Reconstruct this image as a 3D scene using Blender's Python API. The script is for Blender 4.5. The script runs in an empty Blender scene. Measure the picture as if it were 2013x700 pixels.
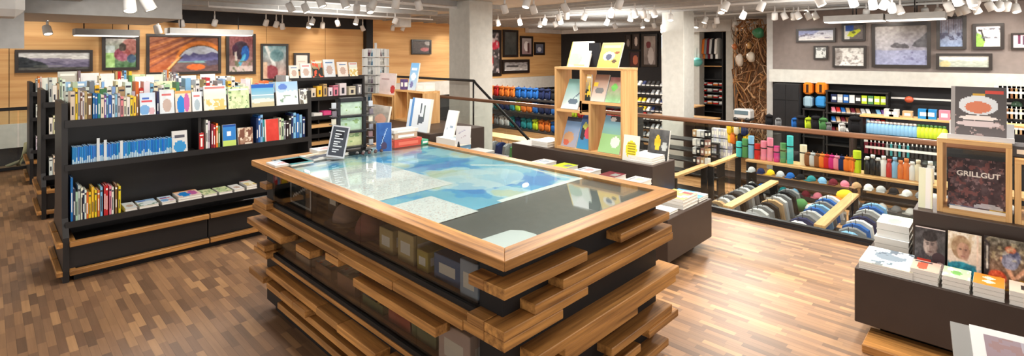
import bpy, math, random
import numpy as np
from mathutils import Vector, Matrix, Euler
random.seed(7)
S = bpy.context.scene
COL = S.collection
R = math.radians

# ------------------------------------------------------------------ camera, light, exposure
F, CX, CY, H = 1004.0, 1006.5, 105.6, 1.85            # focal length (px), principal point, eye height
A = math.atan((1981.3 - CX) / F)
SA, CA = math.sin(A), math.cos(A)
cam = bpy.data.objects.new('camera', bpy.data.cameras.new('camera'))
COL.objects.link(cam)
cam.location = (0, 0, H)
cam.rotation_euler = (R(90), 0, A - R(90))
cam.data.sensor_width = 36
cam.data.lens = F / 2013 * 36
cam.data.shift_y = -(350 - CY) / 2013
cam.data.clip_end = 200
S.camera = cam
S.view_settings.view_transform = 'Standard'
S.view_settings.look = 'None'
S.view_settings.exposure = 0.45
S.view_settings.gamma = 1.0
S.view_settings.use_curve_mapping = False
W = bpy.data.worlds.new('world'); S.world = W; W.use_nodes = True
W.node_tree.nodes['Background'].inputs[0].default_value = (1.0, 0.97, 0.93, 1)
W.node_tree.nodes['Background'].inputs[1].default_value = 1.75

def spot(u, v, z, tu, tv, tz, power, angle=75, col=(1, .9, .78), size=.08, blend=.7):
    l = bpy.data.lights.new('spot', 'SPOT'); l.energy = power * .45; l.spot_size = R(angle); l.spot_blend = blend
    l.color = col; l.shadow_soft_size = size
    o = bpy.data.objects.new('spot_lamp', l); COL.objects.link(o); o.location = (u, v, z)
    o.rotation_euler = (Vector((tu, tv, tz)) - Vector((u, v, z))).to_track_quat('-Z', 'Y').to_euler()
def area(u, v, z, su, sv, power, col=(1, .94, .86)):
    l = bpy.data.lights.new('area', 'AREA'); l.shape = 'RECTANGLE'; l.size = su; l.size_y = sv
    l.energy = power * .5; l.color = col
    o = bpy.data.objects.new('ceiling_area_lamp', l); COL.objects.link(o); o.location = (u, v, z)
# the lamps of the ceiling tracks (soft pools over the sales floor)
# unseen fill lamps, added to brighten the ceiling from below
for (u, v, p) in ((4, 4, 26), (6, 11.5, 34), (11.5, 2, 40), (12, 8, 44), (1, 1, 16), (16, 12, 30), (-1.5, 7.5, 12), (13.5, -2, 20)):
    l = bpy.data.lights.new('tray', 'AREA'); l.shape = 'RECTANGLE'; l.size = 2.4; l.size_y = 2.4; l.energy = p * 1.8; l.color = (1, .97, .92)  # tray: added uplight with no real fitting behind it
    o = bpy.data.objects.new('ceiling_fill_lamp', l); COL.objects.link(o); o.location = (u, v, 2.45); o.rotation_euler = (math.pi, 0, 0)
for (u, v, p) in ((1.5, 2.0, 34), (3.2, 2.0, 60), (1.5, 4.3, 44), (4.6, 1.0, 80), (4.8, 3.6, 70), (0.2, 4.4, 24),
                  (3.4, 5.8, 70), (1.5, 7.0, 70), (5.0, -0.8, 50), (1.5, 9.3, 60)):
    area(u, v, 2.93, .5, .5, p)
for (u, v, p) in ((8.2, 3.0, 210), (9.7, 6.6, 300), (11.5, 1.0, 230), (12.3, 4.5, 230), (10.4, 9.8, 480), (14.0, 12.5, 420),
                  (17.5, 9.0, 300), (4.0, 13.2, 260), (0.5, 13.2, 200), (13.5, -1.0, 160)):
    area(u, v, 2.93, .4, .4, p)
for (u, v, tu, tv, tz, p) in ((0.4, 3.9, 1.0, 5.5, 1.0, 90), (1.9, 4.1, 2.0, 5.5, 1.0, 80), (5.1, 0.2, 4.9, .9, 0, 300), (4.7, 2.6, 5.2, 1.7, 0, 330),
                              (0.6, 14.6, 0.9, 16, 1.6, 160), (2.8, 14.6, 2.9, 16, 1.6, 160), (5.0, 14.6, 5.2, 16, 1.6, 160), (7.4, 14.6, 7.6, 16, 1.6, 160),
                              (14.2, 3.6, 15.4, 3.7, 1.9, 120), (14.2, 2.0, 15.4, 2.0, 1.9, 120), (14.2, .2, 15.4, .3, 1.9, 120),
                              (3.2, .9, 4.1, .1, .8, 34), (3.3, -.2, 4.3, .0, 1.1, 40), (3.3, 3.0, 4.4, 3.2, 1.2, 40), (12.5, 14.6, 12.6, 16, 1.5, 160)):
    spot(u, v, 2.9, tu, tv, tz, p)

# ------------------------------------------------------------------ pixel rays -> points on real planes of the room
def ray(px):
    t = (px - CX) / F
    return t * SA + CA, -t * CA + SA
def pz(px, py, z):
    D = F * (H - z) / (py - CY); a, b = ray(px); return a * D, b * D
def pU(px, py, U):
    a, b = ray(px); D = U / a; return b * D, H - (py - CY) / F * D
def pV(px, py, V):
    a, b = ray(px); D = V / b; return a * D, H - (py - CY) / F * D

# ------------------------------------------------------------------ materials
def lin(c):
    c = [x / 255.0 for x in c[:3]]
    return tuple(x / 12.92 if x <= .04045 else ((x + .055) / 1.055) ** 2.4 for x in c)
def newmat(name, rough=.5, metal=0, spec=.5):
    m = bpy.data.materials.new(name); m.use_nodes = True
    b = m.node_tree.nodes['Principled BSDF']
    b.inputs['Roughness'].default_value = rough; b.inputs['Metallic'].default_value = metal
    b.inputs['Specular IOR Level'].default_value = spec
    return m, m.node_tree, b
def N(nt, t, **k):
    n = nt.nodes.new(t)
    for a, v in k.items(): setattr(n, a, v)
    return n
def flat(name, c, rough=.5, metal=0, spec=.5, var=.06, scale=8):
    m, nt, b = newmat(name, rough, metal, spec)
    tc = N(nt, 'ShaderNodeTexCoord'); no = N(nt, 'ShaderNodeTexNoise'); no.inputs['Scale'].default_value = scale
    nt.links.new(tc.outputs['Object'], no.inputs['Vector'])
    r = N(nt, 'ShaderNodeValToRGB'); l = lin(c)
    r.color_ramp.elements[0].position = .3; r.color_ramp.elements[1].position = .7
    r.color_ramp.elements[0].color = (*[x * (1 - var) for x in l], 1); r.color_ramp.elements[1].color = (*[min(1, x * (1 + var)) for x in l], 1)
    nt.links.new(no.outputs['Fac'], r.inputs['Fac']); nt.links.new(r.outputs['Color'], b.inputs['Base Color'])
    return m
def colmat(name, rough=.45, spec=.4):
    m, nt, b = newmat(name, rough, 0, spec)
    a = N(nt, 'ShaderNodeVertexColor', layer_name='Col')
    nt.links.new(a.outputs['Color'], b.inputs['Base Color'])
    return m
def wood(name, c1, c2, axis, rough=.4, scale=1.0, spec=.4):
    m, nt, b = newmat(name, rough, 0, spec)
    g = N(nt, 'ShaderNodeNewGeometry'); mp = N(nt, 'ShaderNodeMapping'); mp.vector_type = 'POINT'
    sc = [34 * scale] * 3; sc[axis] = 1.6 * scale; mp.inputs['Scale'].default_value = sc
    nt.links.new(g.outputs['Position'], mp.inputs['Vector'])
    no = N(nt, 'ShaderNodeTexNoise'); no.inputs['Scale'].default_value = 1; no.inputs['Detail'].default_value = 5; no.inputs['Roughness'].default_value = .62
    nt.links.new(mp.outputs['Vector'], no.inputs['Vector'])
    r = N(nt, 'ShaderNodeValToRGB'); e = r.color_ramp.elements
    e[0].position = .3; e[0].color = (*lin(c1), 1); e[1].position = .68; e[1].color = (*lin(c2), 1)
    nt.links.new(no.outputs['Fac'], r.inputs['Fac'])
    # every board its own tone
    oi = N(nt, 'ShaderNodeObjectInfo'); mr = N(nt, 'ShaderNodeMapRange'); mr.inputs['To Min'].default_value = .78; mr.inputs['To Max'].default_value = 1.15
    nt.links.new(oi.outputs['Random'], mr.inputs['Value'])
    mx = N(nt, 'ShaderNodeVectorMath', operation='SCALE'); nt.links.new(r.outputs['Color'], mx.inputs[0]); nt.links.new(mr.outputs['Result'], mx.inputs['Scale'])
    nt.links.new(mx.outputs['Vector'], b.inputs['Base Color'])
    bp = N(nt, 'ShaderNodeBump'); bp.inputs['Strength'].default_value = .12; bp.inputs['Distance'].default_value = .003
    nt.links.new(no.outputs['Fac'], bp.inputs['Height']); nt.links.new(bp.outputs['Normal'], b.inputs['Normal'])
    return m
def parquet(name, cols, wdt=.055, lng=.42, rough=.32):
    m, nt, b = newmat(name, rough, 0, .5)
    g = N(nt, 'ShaderNodeNewGeometry'); s = N(nt, 'ShaderNodeSeparateXYZ'); nt.links.new(g.outputs['Position'], s.inputs[0])
    def M(op, a, bb=None):
        n = N(nt, 'ShaderNodeMath', operation=op)
        for i, x in enumerate((a, bb)):
            if x is None: continue
            if isinstance(x, (int, float)): n.inputs[i].default_value = x
            else: nt.links.new(x, n.inputs[i])
        return n.outputs[0]
    row = M('FLOOR', M('DIVIDE', s.outputs['X'], wdt))
    wr = N(nt, 'ShaderNodeTexWhiteNoise', noise_dimensions='1D'); nt.links.new(row, wr.inputs['W'])
    cell = M('FLOOR', M('ADD', M('DIVIDE', s.outputs['Y'], lng), wr.outputs['Value']))
    cb = N(nt, 'ShaderNodeCombineXYZ'); nt.links.new(row, cb.inputs[0]); nt.links.new(cell, cb.inputs[1])
    wn = N(nt, 'ShaderNodeTexWhiteNoise', noise_dimensions='2D'); nt.links.new(cb.outputs[0], wn.inputs['Vector'])
    r = N(nt, 'ShaderNodeValToRGB'); e = r.color_ramp.elements
    e[0].color = (*lin(cols[0]), 1); e[0].position = 0; e[1].color = (*lin(cols[-1]), 1); e[1].position = 1
    for i, c in enumerate(cols[1:-1]):
        k = e.new((i + 1) / (len(cols) - 1)); k.color = (*lin(c), 1)
    nt.links.new(wn.outputs['Value'], r.inputs['Fac'])
    mp = N(nt, 'ShaderNodeMapping'); mp.inputs['Scale'].default_value = (60, 3, 3); nt.links.new(g.outputs['Position'], mp.inputs['Vector'])
    no = N(nt, 'ShaderNodeTexNoise'); no.inputs['Detail'].default_value = 3; no.inputs['Scale'].default_value = 1; nt.links.new(mp.outputs['Vector'], no.inputs['Vector'])
    mr = N(nt, 'ShaderNodeMapRange'); mr.inputs['To Min'].default_value = .75; mr.inputs['To Max'].default_value = 1.2; nt.links.new(no.outputs['Fac'], mr.inputs['Value'])
    fx = M('FRACT', M('DIVIDE', s.outputs['X'], wdt)); gap = M('GREATER_THAN', fx, .05)
    gp = M('MULTIPLY', mr.outputs['Result'], M('ADD', M('MULTIPLY', gap, .35), .65))
    mx = N(nt, 'ShaderNodeVectorMath', operation='SCALE'); nt.links.new(r.outputs['Color'], mx.inputs[0]); nt.links.new(gp, mx.inputs['Scale'])
    nt.links.new(mx.outputs['Vector'], b.inputs['Base Color'])
    return m
def glassmat(name, tint=(.93, .97, .96), ior=1.45):
    m = bpy.data.materials.new(name); m.use_nodes = True; nt = m.node_tree; nt.nodes.clear()
    o = N(nt, 'ShaderNodeOutputMaterial'); mx = N(nt, 'ShaderNodeMixShader'); t = N(nt, 'ShaderNodeBsdfTransparent'); g = N(nt, 'ShaderNodeBsdfGlossy')
    fr = N(nt, 'ShaderNodeFresnel'); gm = N(nt, 'ShaderNodeNewGeometry'); mr = N(nt, 'ShaderNodeMapRange')
    mr.inputs['To Min'].default_value = ior; mr.inputs['To Max'].default_value = 1 / ior      # same reflectance on both faces of the pane
    nt.links.new(gm.outputs['Backfacing'], mr.inputs['Value']); nt.links.new(mr.outputs['Result'], fr.inputs['IOR'])
    t.inputs[0].default_value = (*tint, 1); g.inputs['Roughness'].default_value = .015
    nt.links.new(fr.outputs[0], mx.inputs[0]); nt.links.new(t.outputs[0], mx.inputs[1]); nt.links.new(g.outputs[0], mx.inputs[2]); nt.links.new(mx.outputs[0], o.inputs[0])
    return m
def emit(name, c, s):
    m, nt, b = newmat(name); b.inputs['Base Color'].default_value = (*lin(c), 1)
    b.inputs['Emission Color'].default_value = (*lin(c), 1); b.inputs['Emission Strength'].default_value = s
    return m
PRINT = colmat('printed_paper', .4, .35)
CLOTH = colmat('dyed_fabric', .85, .1)
PLAST = colmat('coloured_plastic', .3, .5)
BLACK = flat('black_lacquered_board', (38, 36, 36), .38, spec=.4)
BROWNB = flat('dark_brown_board', (62, 50, 44), .45, spec=.35)
CORE = flat('black_core_board', (26, 24, 24), .5, spec=.3)
STEEL = flat('dark_steel', (50, 50, 52), .35, .6)
CHROME = flat('brushed_chrome', (190, 190, 190), .3, .9)
WHITE = flat('white_paint', (214, 213, 210), .6)
GREYP = flat('grey_plaster', (196, 196, 194), .8, spec=.2)
COLUMN = flat('pale_grey_column_paint', (186, 186, 180), .8, spec=.2)
CEIL = flat('grey_ceiling_paint', (190, 189, 187), .9, spec=.1)
DUCT = flat('ceiling_duct_grey', (160, 160, 158), .8, spec=.2)
TAUPE = flat('taupe_wall_paint', (136, 126, 122), .85, spec=.2)
DARKW = flat('charcoal_wall_panel', (48, 48, 50), .7, spec=.2)
BAND = flat('off_white_fascia', (200, 200, 194), .7, spec=.2)
OAKU = wood('oak_grain_u', (112, 72, 36), (208, 150, 82), 0)
OAKV = wood('oak_grain_v', (112, 72, 36), (206, 148, 82), 1)
LIGHTU = wood('light_wood_u', (196, 146, 88), (228, 184, 126), 0, .5)
LIGHTV = wood('light_wood_v', (196, 146, 88), (228, 184, 126), 1, .5)
LIGHTZ = wood('light_wood_z', (196, 146, 88), (228, 184, 126), 2, .5)
PANELW = wood('plywood_wall', (204, 152, 94), (234, 190, 130), 0, .6, .22)
RAILW = wood('handrail_wood', (98, 66, 46), (140, 98, 70), 1)
FLOOR = parquet('strip_parquet', [(110, 84, 64), (138, 106, 80), (160, 122, 88), (122, 92, 70), (184, 142, 100)], .045, .24, .42)
FLOOR2 = parquet('lower_parquet', [(150, 106, 66), (180, 134, 88), (196, 150, 104)], .09, .9)
GLASS = glassmat('clear_glass')
SMOKE = glassmat('display_glass', (.80, .78, .75))
LAMP = emit('lamp_lens', (255, 244, 225), 9)
SLATE = flat('slate_board', (74, 80, 80), .45, spec=.3)

# ------------------------------------------------------------------ mesh building
class MB:
    def __init__(s, M=None): s.v = []; s.f = []; s.c = []; s.m = []; s.M = M or Matrix.Identity(4); s.sm = []
    def add(s, vs, fs, col=(200, 200, 200), mat=0, smooth=False, cols=None):
        n = len(s.v)
        for p in vs: s.v.append(tuple(s.M @ Vector(p)))
        lc = lin(col)
        for i, f in enumerate(fs):
            s.f.append(tuple(n + k for k in f)); s.c.append(lc if cols is None else cols[i]); s.m.append(mat); s.sm.append(smooth)
        return s
    def box(s, x0, y0, z0, x1, y1, z1, col=(200, 200, 200), mat=0, bev=0):
        if bev:
            b = min(bev, abs(x1 - x0) / 2.2, abs(y1 - y0) / 2.2, abs(z1 - z0) / 2.2); vs = []; 
            for (sx, sy, sz) in [(i, j, k) for i in (0, 1) for j in (0, 1) for k in (0, 1)]:
                X = (x0, x1)[sx]; Y = (y0, y1)[sy]; Z = (z0, z1)[sz]
                dx = b * (1 - 2 * sx); dy = b * (1 - 2 * sy); dz = b * (1 - 2 * sz)
                vs += [(X, Y + dy, Z + dz), (X + dx, Y, Z + dz), (X + dx, Y + dy, Z)]
            def I(a, b2, c, k): return (a * 4 + b2 * 2 + c) * 3 + k
            fs = []
            for a in (0, 1):
                q = [(0, 0), (0, 1), (1, 1), (1, 0)]
                if a: q = q[::-1]
                fs.append(tuple(I(a, y, z, 0) for y, z in q))
                fs.append(tuple(I(x, a, z, 1) for x, z in (q[::-1])))
                fs.append(tuple(I(x, y, a, 2) for x, y in q))
            for a in (0, 1):
                for b2 in (0, 1):
                    fl = (a ^ b2)
                    e1 = [I(0, a, b2, 1), I(0, a, b2, 2), I(1, a, b2, 2), I(1, a, b2, 1)]
                    e2 = [I(a, 0, b2, 2), I(a, 0, b2, 0), I(a, 1, b2, 0), I(a, 1, b2, 2)]
                    e3 = [I(a, b2, 0, 0), I(a, b2, 0, 1), I(a, b2, 1, 1), I(a, b2, 1, 0)]
                    for e in (e1, e2, e3): fs.append(tuple(e if not fl else e[::-1]))
            for a in (0, 1):
                for b2 in (0, 1):
                    for c in (0, 1):
                        t = [I(a, b2, c, 0), I(a, b2, c, 1), I(a, b2, c, 2)]
                        fs.append(tuple(t if (a + b2 + c) % 2 else t[::-1]))
            return s.add(vs, fs, col, mat)
        vs = [(x0, y0, z0), (x1, y0, z0), (x1, y1, z0), (x0, y1, z0), (x0, y0, z1), (x1, y0, z1), (x1, y1, z1), (x0, y1, z1)]
        return s.add(vs, [(0, 3, 2, 1), (4, 5, 6, 7), (0, 1, 5, 4), (1, 2, 6, 5), (2, 3, 7, 6), (3, 0, 4, 7)], col, mat)
    def lathe(s, prof, seg=12, col=(200, 200, 200), mat=0, c=(0, 0, 0), cols=None, smooth=True):
        vs = []; fs = []; cl = []
        for r, z in prof:
            for k in range(seg):
                a = 2 * math.pi * k / seg; vs.append((c[0] + r * math.cos(a), c[1] + r * math.sin(a), c[2] + z))
        for i in range(len(prof) - 1):
            for k in range(seg):
                k2 = (k + 1) % seg; fs.append((i * seg + k, i * seg + k2, (i + 1) * seg + k2, (i + 1) * seg + k))
                if cols: cl.append(lin(cols[i]))
        fs.append(tuple(reversed(range(seg)))); fs.append(tuple((len(prof) - 1) * seg + k for k in range(seg)))
        if cols: cl += [lin(cols[0]), lin(cols[-1])]
        return s.add(vs, fs, col, mat, smooth, cl if cols else None)
    def tube(s, pts, r, seg=6, col=(60, 60, 60), mat=0):
        pts = [Vector(p) for p in pts]; vs = []; fs = []
        for i, p in enumerate(pts):
            d = (pts[min(i + 1, len(pts) - 1)] - pts[max(i - 1, 0)]).normalized()
            a = Vector((0, 0, 1)) if abs(d.z) < .9 else Vector((1, 0, 0))
            x = d.cross(a).normalized(); y = d.cross(x)
            rr = r[i] if isinstance(r, (list, tuple)) else r
            for k in range(seg):
                t = 2 * math.pi * k / seg; vs.append(p + x * rr * math.cos(t) + y * rr * math.sin(t))
        for i in range(len(pts) - 1):
            for k in range(seg):
                k2 = (k + 1) % seg; fs.append((i * seg + k, (i + 1) * seg + k, (i + 1) * seg + k2, i * seg + k2))
        fs.append(tuple(range(seg))); fs.append(tuple(reversed([(len(pts) - 1) * seg + k for k in range(seg)])))
        return s.add(vs, fs, col, mat, True)
    def prism(s, poly, y0, y1, col=(200, 200, 200), mat=0, cols=None):
        """polygon in x,z extruded along y"""
        n = len(poly); vs = [(x, y0, z) for x, z in poly] + [(x, y1, z) for x, z in poly]
        fs = [tuple(range(n)), tuple(reversed(range(n, 2 * n)))] + [(i, n + i, n + (i + 1) % n, (i + 1) % n) for i in range(n)]
        return s.add(vs, fs, col, mat)
    def blob(s, cx, cy, cz, rx, ry, rz, col, mat=0, seg=10, rings=6, wob=0, half=False, sq=1):
        vs = []; fs = []; e = lambda q: math.copysign(abs(q) ** sq, q)
        for i in range(rings + 1):
            ph = math.pi * i / rings * (.5 if half else 1)
            for k in range(seg):
                a = 2 * math.pi * k / seg; w = 1 + wob * math.sin(3 * a + i) if wob else 1
                vs.append((cx + rx * w * e(math.sin(ph)) * e(math.cos(a)), cy + ry * w * e(math.sin(ph)) * e(math.sin(a)), cz + rz * e(math.cos(ph))))
        for i in range(rings):
            for k in range(seg):
                k2 = (k + 1) % seg; fs.append((i * seg + k, (i + 1) * seg + k, (i + 1) * seg + k2, i * seg + k2))
        if half: fs.append(tuple(reversed([rings * seg + k for k in range(seg)])))
        return s.add(vs, fs, col, mat, True)
    def panel(s, x0, z0, x1, z1, y, pic, mat=0, horiz=False):
        """picture grid facing -y (or up, in the x,y plane at height y, when horiz)"""
        ny, nx, _ = pic.shape; vs = []; fs = []; cl = []
        for j in range(ny + 1):
            for i in range(nx + 1):
                a = x0 + (x1 - x0) * i / nx; b = z0 + (z1 - z0) * j / ny
                vs.append((a, b, y) if horiz else (a, y, b))
        P = np.clip(pic, 0, 1); P = np.where(P <= .04045, P / 12.92, ((P + .055) / 1.055) ** 2.4)
        for j in range(ny):
            for i in range(nx):
                q = j * (nx + 1) + i; fs.append((q, q + 1, q + nx + 2, q + nx + 1)); cl.append(tuple(P[j, i]))
        return s.add(vs, fs, mat=mat, cols=cl)
    def build(s, name, mats, parent=None, loc=(0, 0, 0), rz=0, rot=None):
        me = bpy.data.meshes.new(name); me.from_pydata(s.v, [], s.f); me.update()
        mats = mats if isinstance(mats, (list, tuple)) else [mats]
        for m in mats: me.materials.append(m)
        ca = me.color_attributes.new('Col', 'FLOAT_COLOR', 'CORNER')
        nl = np.array([len(f) for f in s.f]); arr = np.repeat(np.array(s.c, dtype=np.float32), nl, axis=0)
        arr = np.concatenate([arr, np.ones((len(arr), 1), np.float32)], 1); ca.data.foreach_set('color', arr.ravel())
        me.polygons.foreach_set('material_index', s.m); me.polygons.foreach_set('use_smooth', s.sm)
        o = bpy.data.objects.new(name, me); COL.objects.link(o)
        o.location = loc
        if rot: o.rotation_euler = rot
        else: o.rotation_euler = (0, 0, rz)
        if parent: o.parent = parent
        return o
def empty(name, loc=(0, 0, 0), rz=0):
    o = bpy.data.objects.new(name, None); COL.objects.link(o); o.location = loc; o.rotation_euler = (0, 0, rz); o.empty_display_size = .1
    return o
def tag(o, label, cat, group=None, kind=None):
    n = len(label.split())
    if n > 16 or n < 4: print('LABEL', n, label)
    o['label'] = label; o['category'] = cat
    if group: o['group'] = group
    if kind: o['kind'] = kind
    return o
def struct(o, label=None, cat=None):
    o['kind'] = 'structure'
    if label: o['label'] = label; o['category'] = cat
    return o
ORD = ['first', 'second', 'third', 'fourth', 'fifth', 'sixth', 'seventh', 'eighth', 'ninth', 'tenth', 'eleventh', 'twelfth', 'thirteenth',
       'fourteenth', 'fifteenth', 'sixteenth', 'seventeenth', 'eighteenth', 'nineteenth', 'twentieth']
def ordn(i):
    if i < 20: return ORD[i]
    t = ['twenty', 'thirty', 'forty', 'fifty', 'sixty', 'seventy', 'eighty', 'ninety'][(i + 1) // 10 - 2]; r = (i + 1) % 10
    return t + '-' + ORD[r - 1] if r else t[:-1] + 'ieth'
CN = {'white': (228, 228, 224), 'cream': (226, 214, 184), 'yellow': (236, 196, 50), 'orange': (222, 120, 50), 'red': (190, 48, 44), 'pink': (222, 130, 150),
      'purple': (120, 84, 150), 'blue': (40, 100, 176), 'light blue': (128, 180, 216), 'navy': (36, 46, 84), 'green': (84, 140, 84), 'pale green': (178, 206, 172),
      'brown': (130, 86, 56), 'grey': (130, 132, 134), 'light grey': (188, 190, 190), 'black': (34, 34, 36), 'teal': (44, 134, 140), 'magenta': (196, 50, 120),
      'lime': (190, 214, 50), 'tan': (190, 156, 116), 'turquoise': (80, 190, 190), 'maroon': (106, 34, 48)}

# ------------------------------------------------------------------ pictures painted cell by cell (prints, covers, maps)
class Pic:
    def __init__(s, nx, ny, c=(200, 200, 200), c2=None, asp=1.0):
        s.nx, s.ny, s.asp = nx, ny, asp
        s.U, s.V = np.meshgrid((np.arange(nx) + .5) / nx, (np.arange(ny) + .5) / ny)
        a = np.array(c, float) / 255; b = np.array(c2 if c2 else c, float) / 255
        s.I = a[None, None] * (1 - s.V[..., None]) + b[None, None] * s.V[..., None]
    def put(s, mask, c, op=1.0):
        m = (mask.astype(float) * op)[..., None]; s.I = s.I * (1 - m) + np.array(c, float) / 255 * m; return s
    def noise(s, sc, seed=0, oct=3, sy=None):
        r = np.random.RandomState(seed); out = 0; amp = 1; tot = 0; sy = sy or sc
        for o in range(oct):
            gx, gy = int(max(2, sc * 2 ** o)), int(max(2, sy * 2 ** o)); g = r.rand(gy + 2, gx + 2)
            x = s.U * gx; y = s.V * gy; i = x.astype(int); j = y.astype(int); fx = x - i; fy = y - j; fx = fx * fx * (3 - 2 * fx); fy = fy * fy * (3 - 2 * fy)
            out = out + amp * ((g[j, i] * (1 - fx) + g[j, i + 1] * fx) * (1 - fy) + (g[j + 1, i] * (1 - fx) + g[j + 1, i + 1] * fx) * fy); tot += amp; amp *= .55
        return out / tot
    def mott(s, sc, amp, seed=0, sy=None):
        s.I = s.I + ((s.noise(sc, seed, 3, sy) - .5) * 2 * amp)[..., None]; return s
    def patch(s, sc, thr, c, seed=0, op=1, sy=None, lo=0, hi=1):
        return s.put((s.noise(sc, seed, 3, sy) > thr) & (s.V >= lo) & (s.V <= hi), c, op)
    def ell(s, cx, cy, rx, ry, c, op=1, rot=0):
        dx, dy = s.U - cx, s.V - cy; k, q = math.cos(rot), math.sin(rot)
        return s.put(((dx * k + dy * q) / rx) ** 2 + ((-dx * q + dy * k) / ry) ** 2 < 1, c, op)
    def rect(s, x0, y0, x1, y1, c, op=1): return s.put((s.U >= x0) & (s.U <= x1) & (s.V >= y0) & (s.V <= y1), c, op)
    def poly(s, pts, c, op=1):
        ins = np.zeros(s.U.shape, bool); n = len(pts)
        for i in range(n):
            (x1, y1), (x2, y2) = pts[i], pts[(i + 1) % n]
            if y1 == y2: continue
            cnd = ((y1 > s.V) != (y2 > s.V)) & (s.U < (x2 - x1) * (s.V - y1) / (y2 - y1) + x1); ins ^= cnd
        return s.put(ins, c, op)
    def mount(s, base, amp, c, seed=0, sc=4, op=1):
        r = np.random.RandomState(seed); g = r.rand(60); x = s.U[0] * sc; out = 0; a = 1
        for o in range(3):
            q = x * 2 ** o; i = q.astype(int); f = q - i; out = out + a * (g[i % 60] * (1 - f) + g[(i + 1) % 60] * f); a *= .5
        return s.put(s.V < (base + amp * (out / 1.75))[None, :], c, op)
    def blur(s, n=1):
        for _ in range(n):
            p = np.pad(s.I, ((1, 1), (1, 1), (0, 0)), 'edge'); s.I = (p[:-2, 1:-1] + p[2:, 1:-1] + p[1:-1, :-2] + p[1:-1, 2:] + 2 * p[1:-1, 1:-1]) / 6
        return s
    def line(s, x0, y0, x1, y1, w, c, op=1):
        dx, dy = x1 - x0, y1 - y0; L = dx * dx + dy * dy
        t = np.clip(((s.U - x0) * dx + (s.V - y0) * dy) / L, 0, 1)
        return s.put(np.hypot(s.U - x0 - t * dx, s.V - y0 - t * dy) < w, c, op)
def gen_cover(style, nx=16, ny=22, seed=0):
    r = random.Random(seed)
    if style == 'beach': return Pic(nx, ny, (226, 214, 190), (70, 160, 214)).mount(.35, .2, (214, 226, 214), seed).mount(.2, .12, (196, 186, 150), seed + 1).rect(0, .86, 1, 1, (20, 90, 180)).rect(0, .52, 1, .58, (240, 248, 250), .7)
    if style == 'sand': return Pic(nx, ny, (232, 220, 170), (214, 226, 232)).mount(.45, .3, (240, 236, 214), seed).patch(5, .5, (210, 180, 90), seed, .8, hi=.5).rect(.05, .88, .95, .95, (190, 60, 50), .6)
    if style == 'map': return Pic(nx, ny, (190, 208, 158)).mott(6, .12, seed).patch(4, .55, (224, 226, 180), seed).patch(9, .68, (90, 130, 80), seed + 2).rect(.05, .86, .95, .93, (240, 240, 220))
    if style == 'ice': return Pic(nx, ny, (206, 218, 200), (150, 190, 232)).mount(.5, .25, (228, 236, 240), seed).patch(4, .6, (130, 160, 140), seed, hi=.45).ell(.3, .8, .2, .12, (60, 96, 190), .7)
    if style == 'figure': return Pic(nx, ny, (232, 200, 190), (240, 214, 190)).ell(.35, .4, .25, .4, (30, 130, 210)).ell(.72, .5, .18, .4, (190, 96, 160)).rect(0, .9, 1, 1, (230, 160, 90))
    if style == 'titled': return Pic(nx, ny, (236, 238, 240), (200, 220, 240)).ell(.3, .3, .35, .2, (120, 170, 220)).rect(.1, .62, .8, .68, (210, 80, 90)).rect(.15, .74, .6, .8, (60, 100, 190)).ell(.75, .25, .2, .15, (210, 150, 160), .7)
    if style == 'photo':
        a = [(60, 70, 60), (150, 110, 80), (60, 90, 130), (180, 170, 150), (110, 40, 40), (40, 100, 90)][r.randrange(6)]; b = [(200, 200, 190), (230, 200, 150), (130, 170, 210), (80, 80, 90)][r.randrange(4)]
        p = Pic(nx, ny, a, b).mount(.3, .35, tuple(int(x * .6) for x in a), seed).patch(4, .6, [(220, 90, 60), (240, 240, 230), (240, 200, 60)][r.randrange(3)], seed)
        return p.rect(.12, .84, .88, .92, (245, 240, 230))
    if style == 'plain':
        c = list(CN.values())[r.randrange(len(CN))]
        return Pic(nx, ny, c).rect(.15, .7, .85, .78, (245, 245, 240)).rect(.15, .6, .6, .64, (240, 240, 230)).ell(.5, .32, .3, .18, tuple(255 - x for x in c), .5)
    if style == 'pale':
        c = [(232, 232, 230), (214, 222, 228), (232, 222, 214), (222, 228, 216)][r.randrange(4)]
        return Pic(nx, ny, c).mott(3, .05, seed).rect(.15, .78, .8, .84, [(90, 90, 100), (200, 80, 80), (70, 110, 160)][r.randrange(3)], .8).ell(.5, .4, .3, .25, [(170, 130, 110), (120, 150, 170), (190, 120, 120)][r.randrange(3)], .6)
    return Pic(nx, ny)

# ------------------------------------------------------------------ books
def book_parts(mb, t, w, h, col, pagecol=(232, 228, 216), title=None):
    """upright book: spine at y=0 facing -y, thickness along x, pages back to y=w"""
    k = min(.003, t * .2)
    mb.box(0, 0, 0, k, w, h, col); mb.box(t - k, 0, 0, t, w, h, col); mb.box(k, 0, 0, t - k, k, h, col)
    mb.box(k, k, .003, t - k, w - .004, h - .004, pagecol)
    tc = title or ((245, 245, 240) if sum(col) < 430 else (60, 60, 70))
    a = .18 + .1 * random.random(); b = .5 + .25 * random.random()
    mb.box(t * .3, -.0006, h * a, t * .7, 0, h * b, tc)
    if random.random() < .6: mb.box(t * .08, -.0005, h * .84, t * .92, 0, h * .9, tc)
def spine_book(u, v, z, t, w, h, cname, label, group, face='V', lean=0, col=None):
    c = col or CN[cname]; c = tuple(max(8, min(250, x + random.randint(-10, 10))) for x in c)
    mb = MB(); book_parts(mb, t, w, h, c)
    o = mb.build('book', PRINT, loc=(u, v, z), rot=(0, lean, 0 if face == 'V' else R(-90)))
    return tag(o, label, 'book', group)
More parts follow.
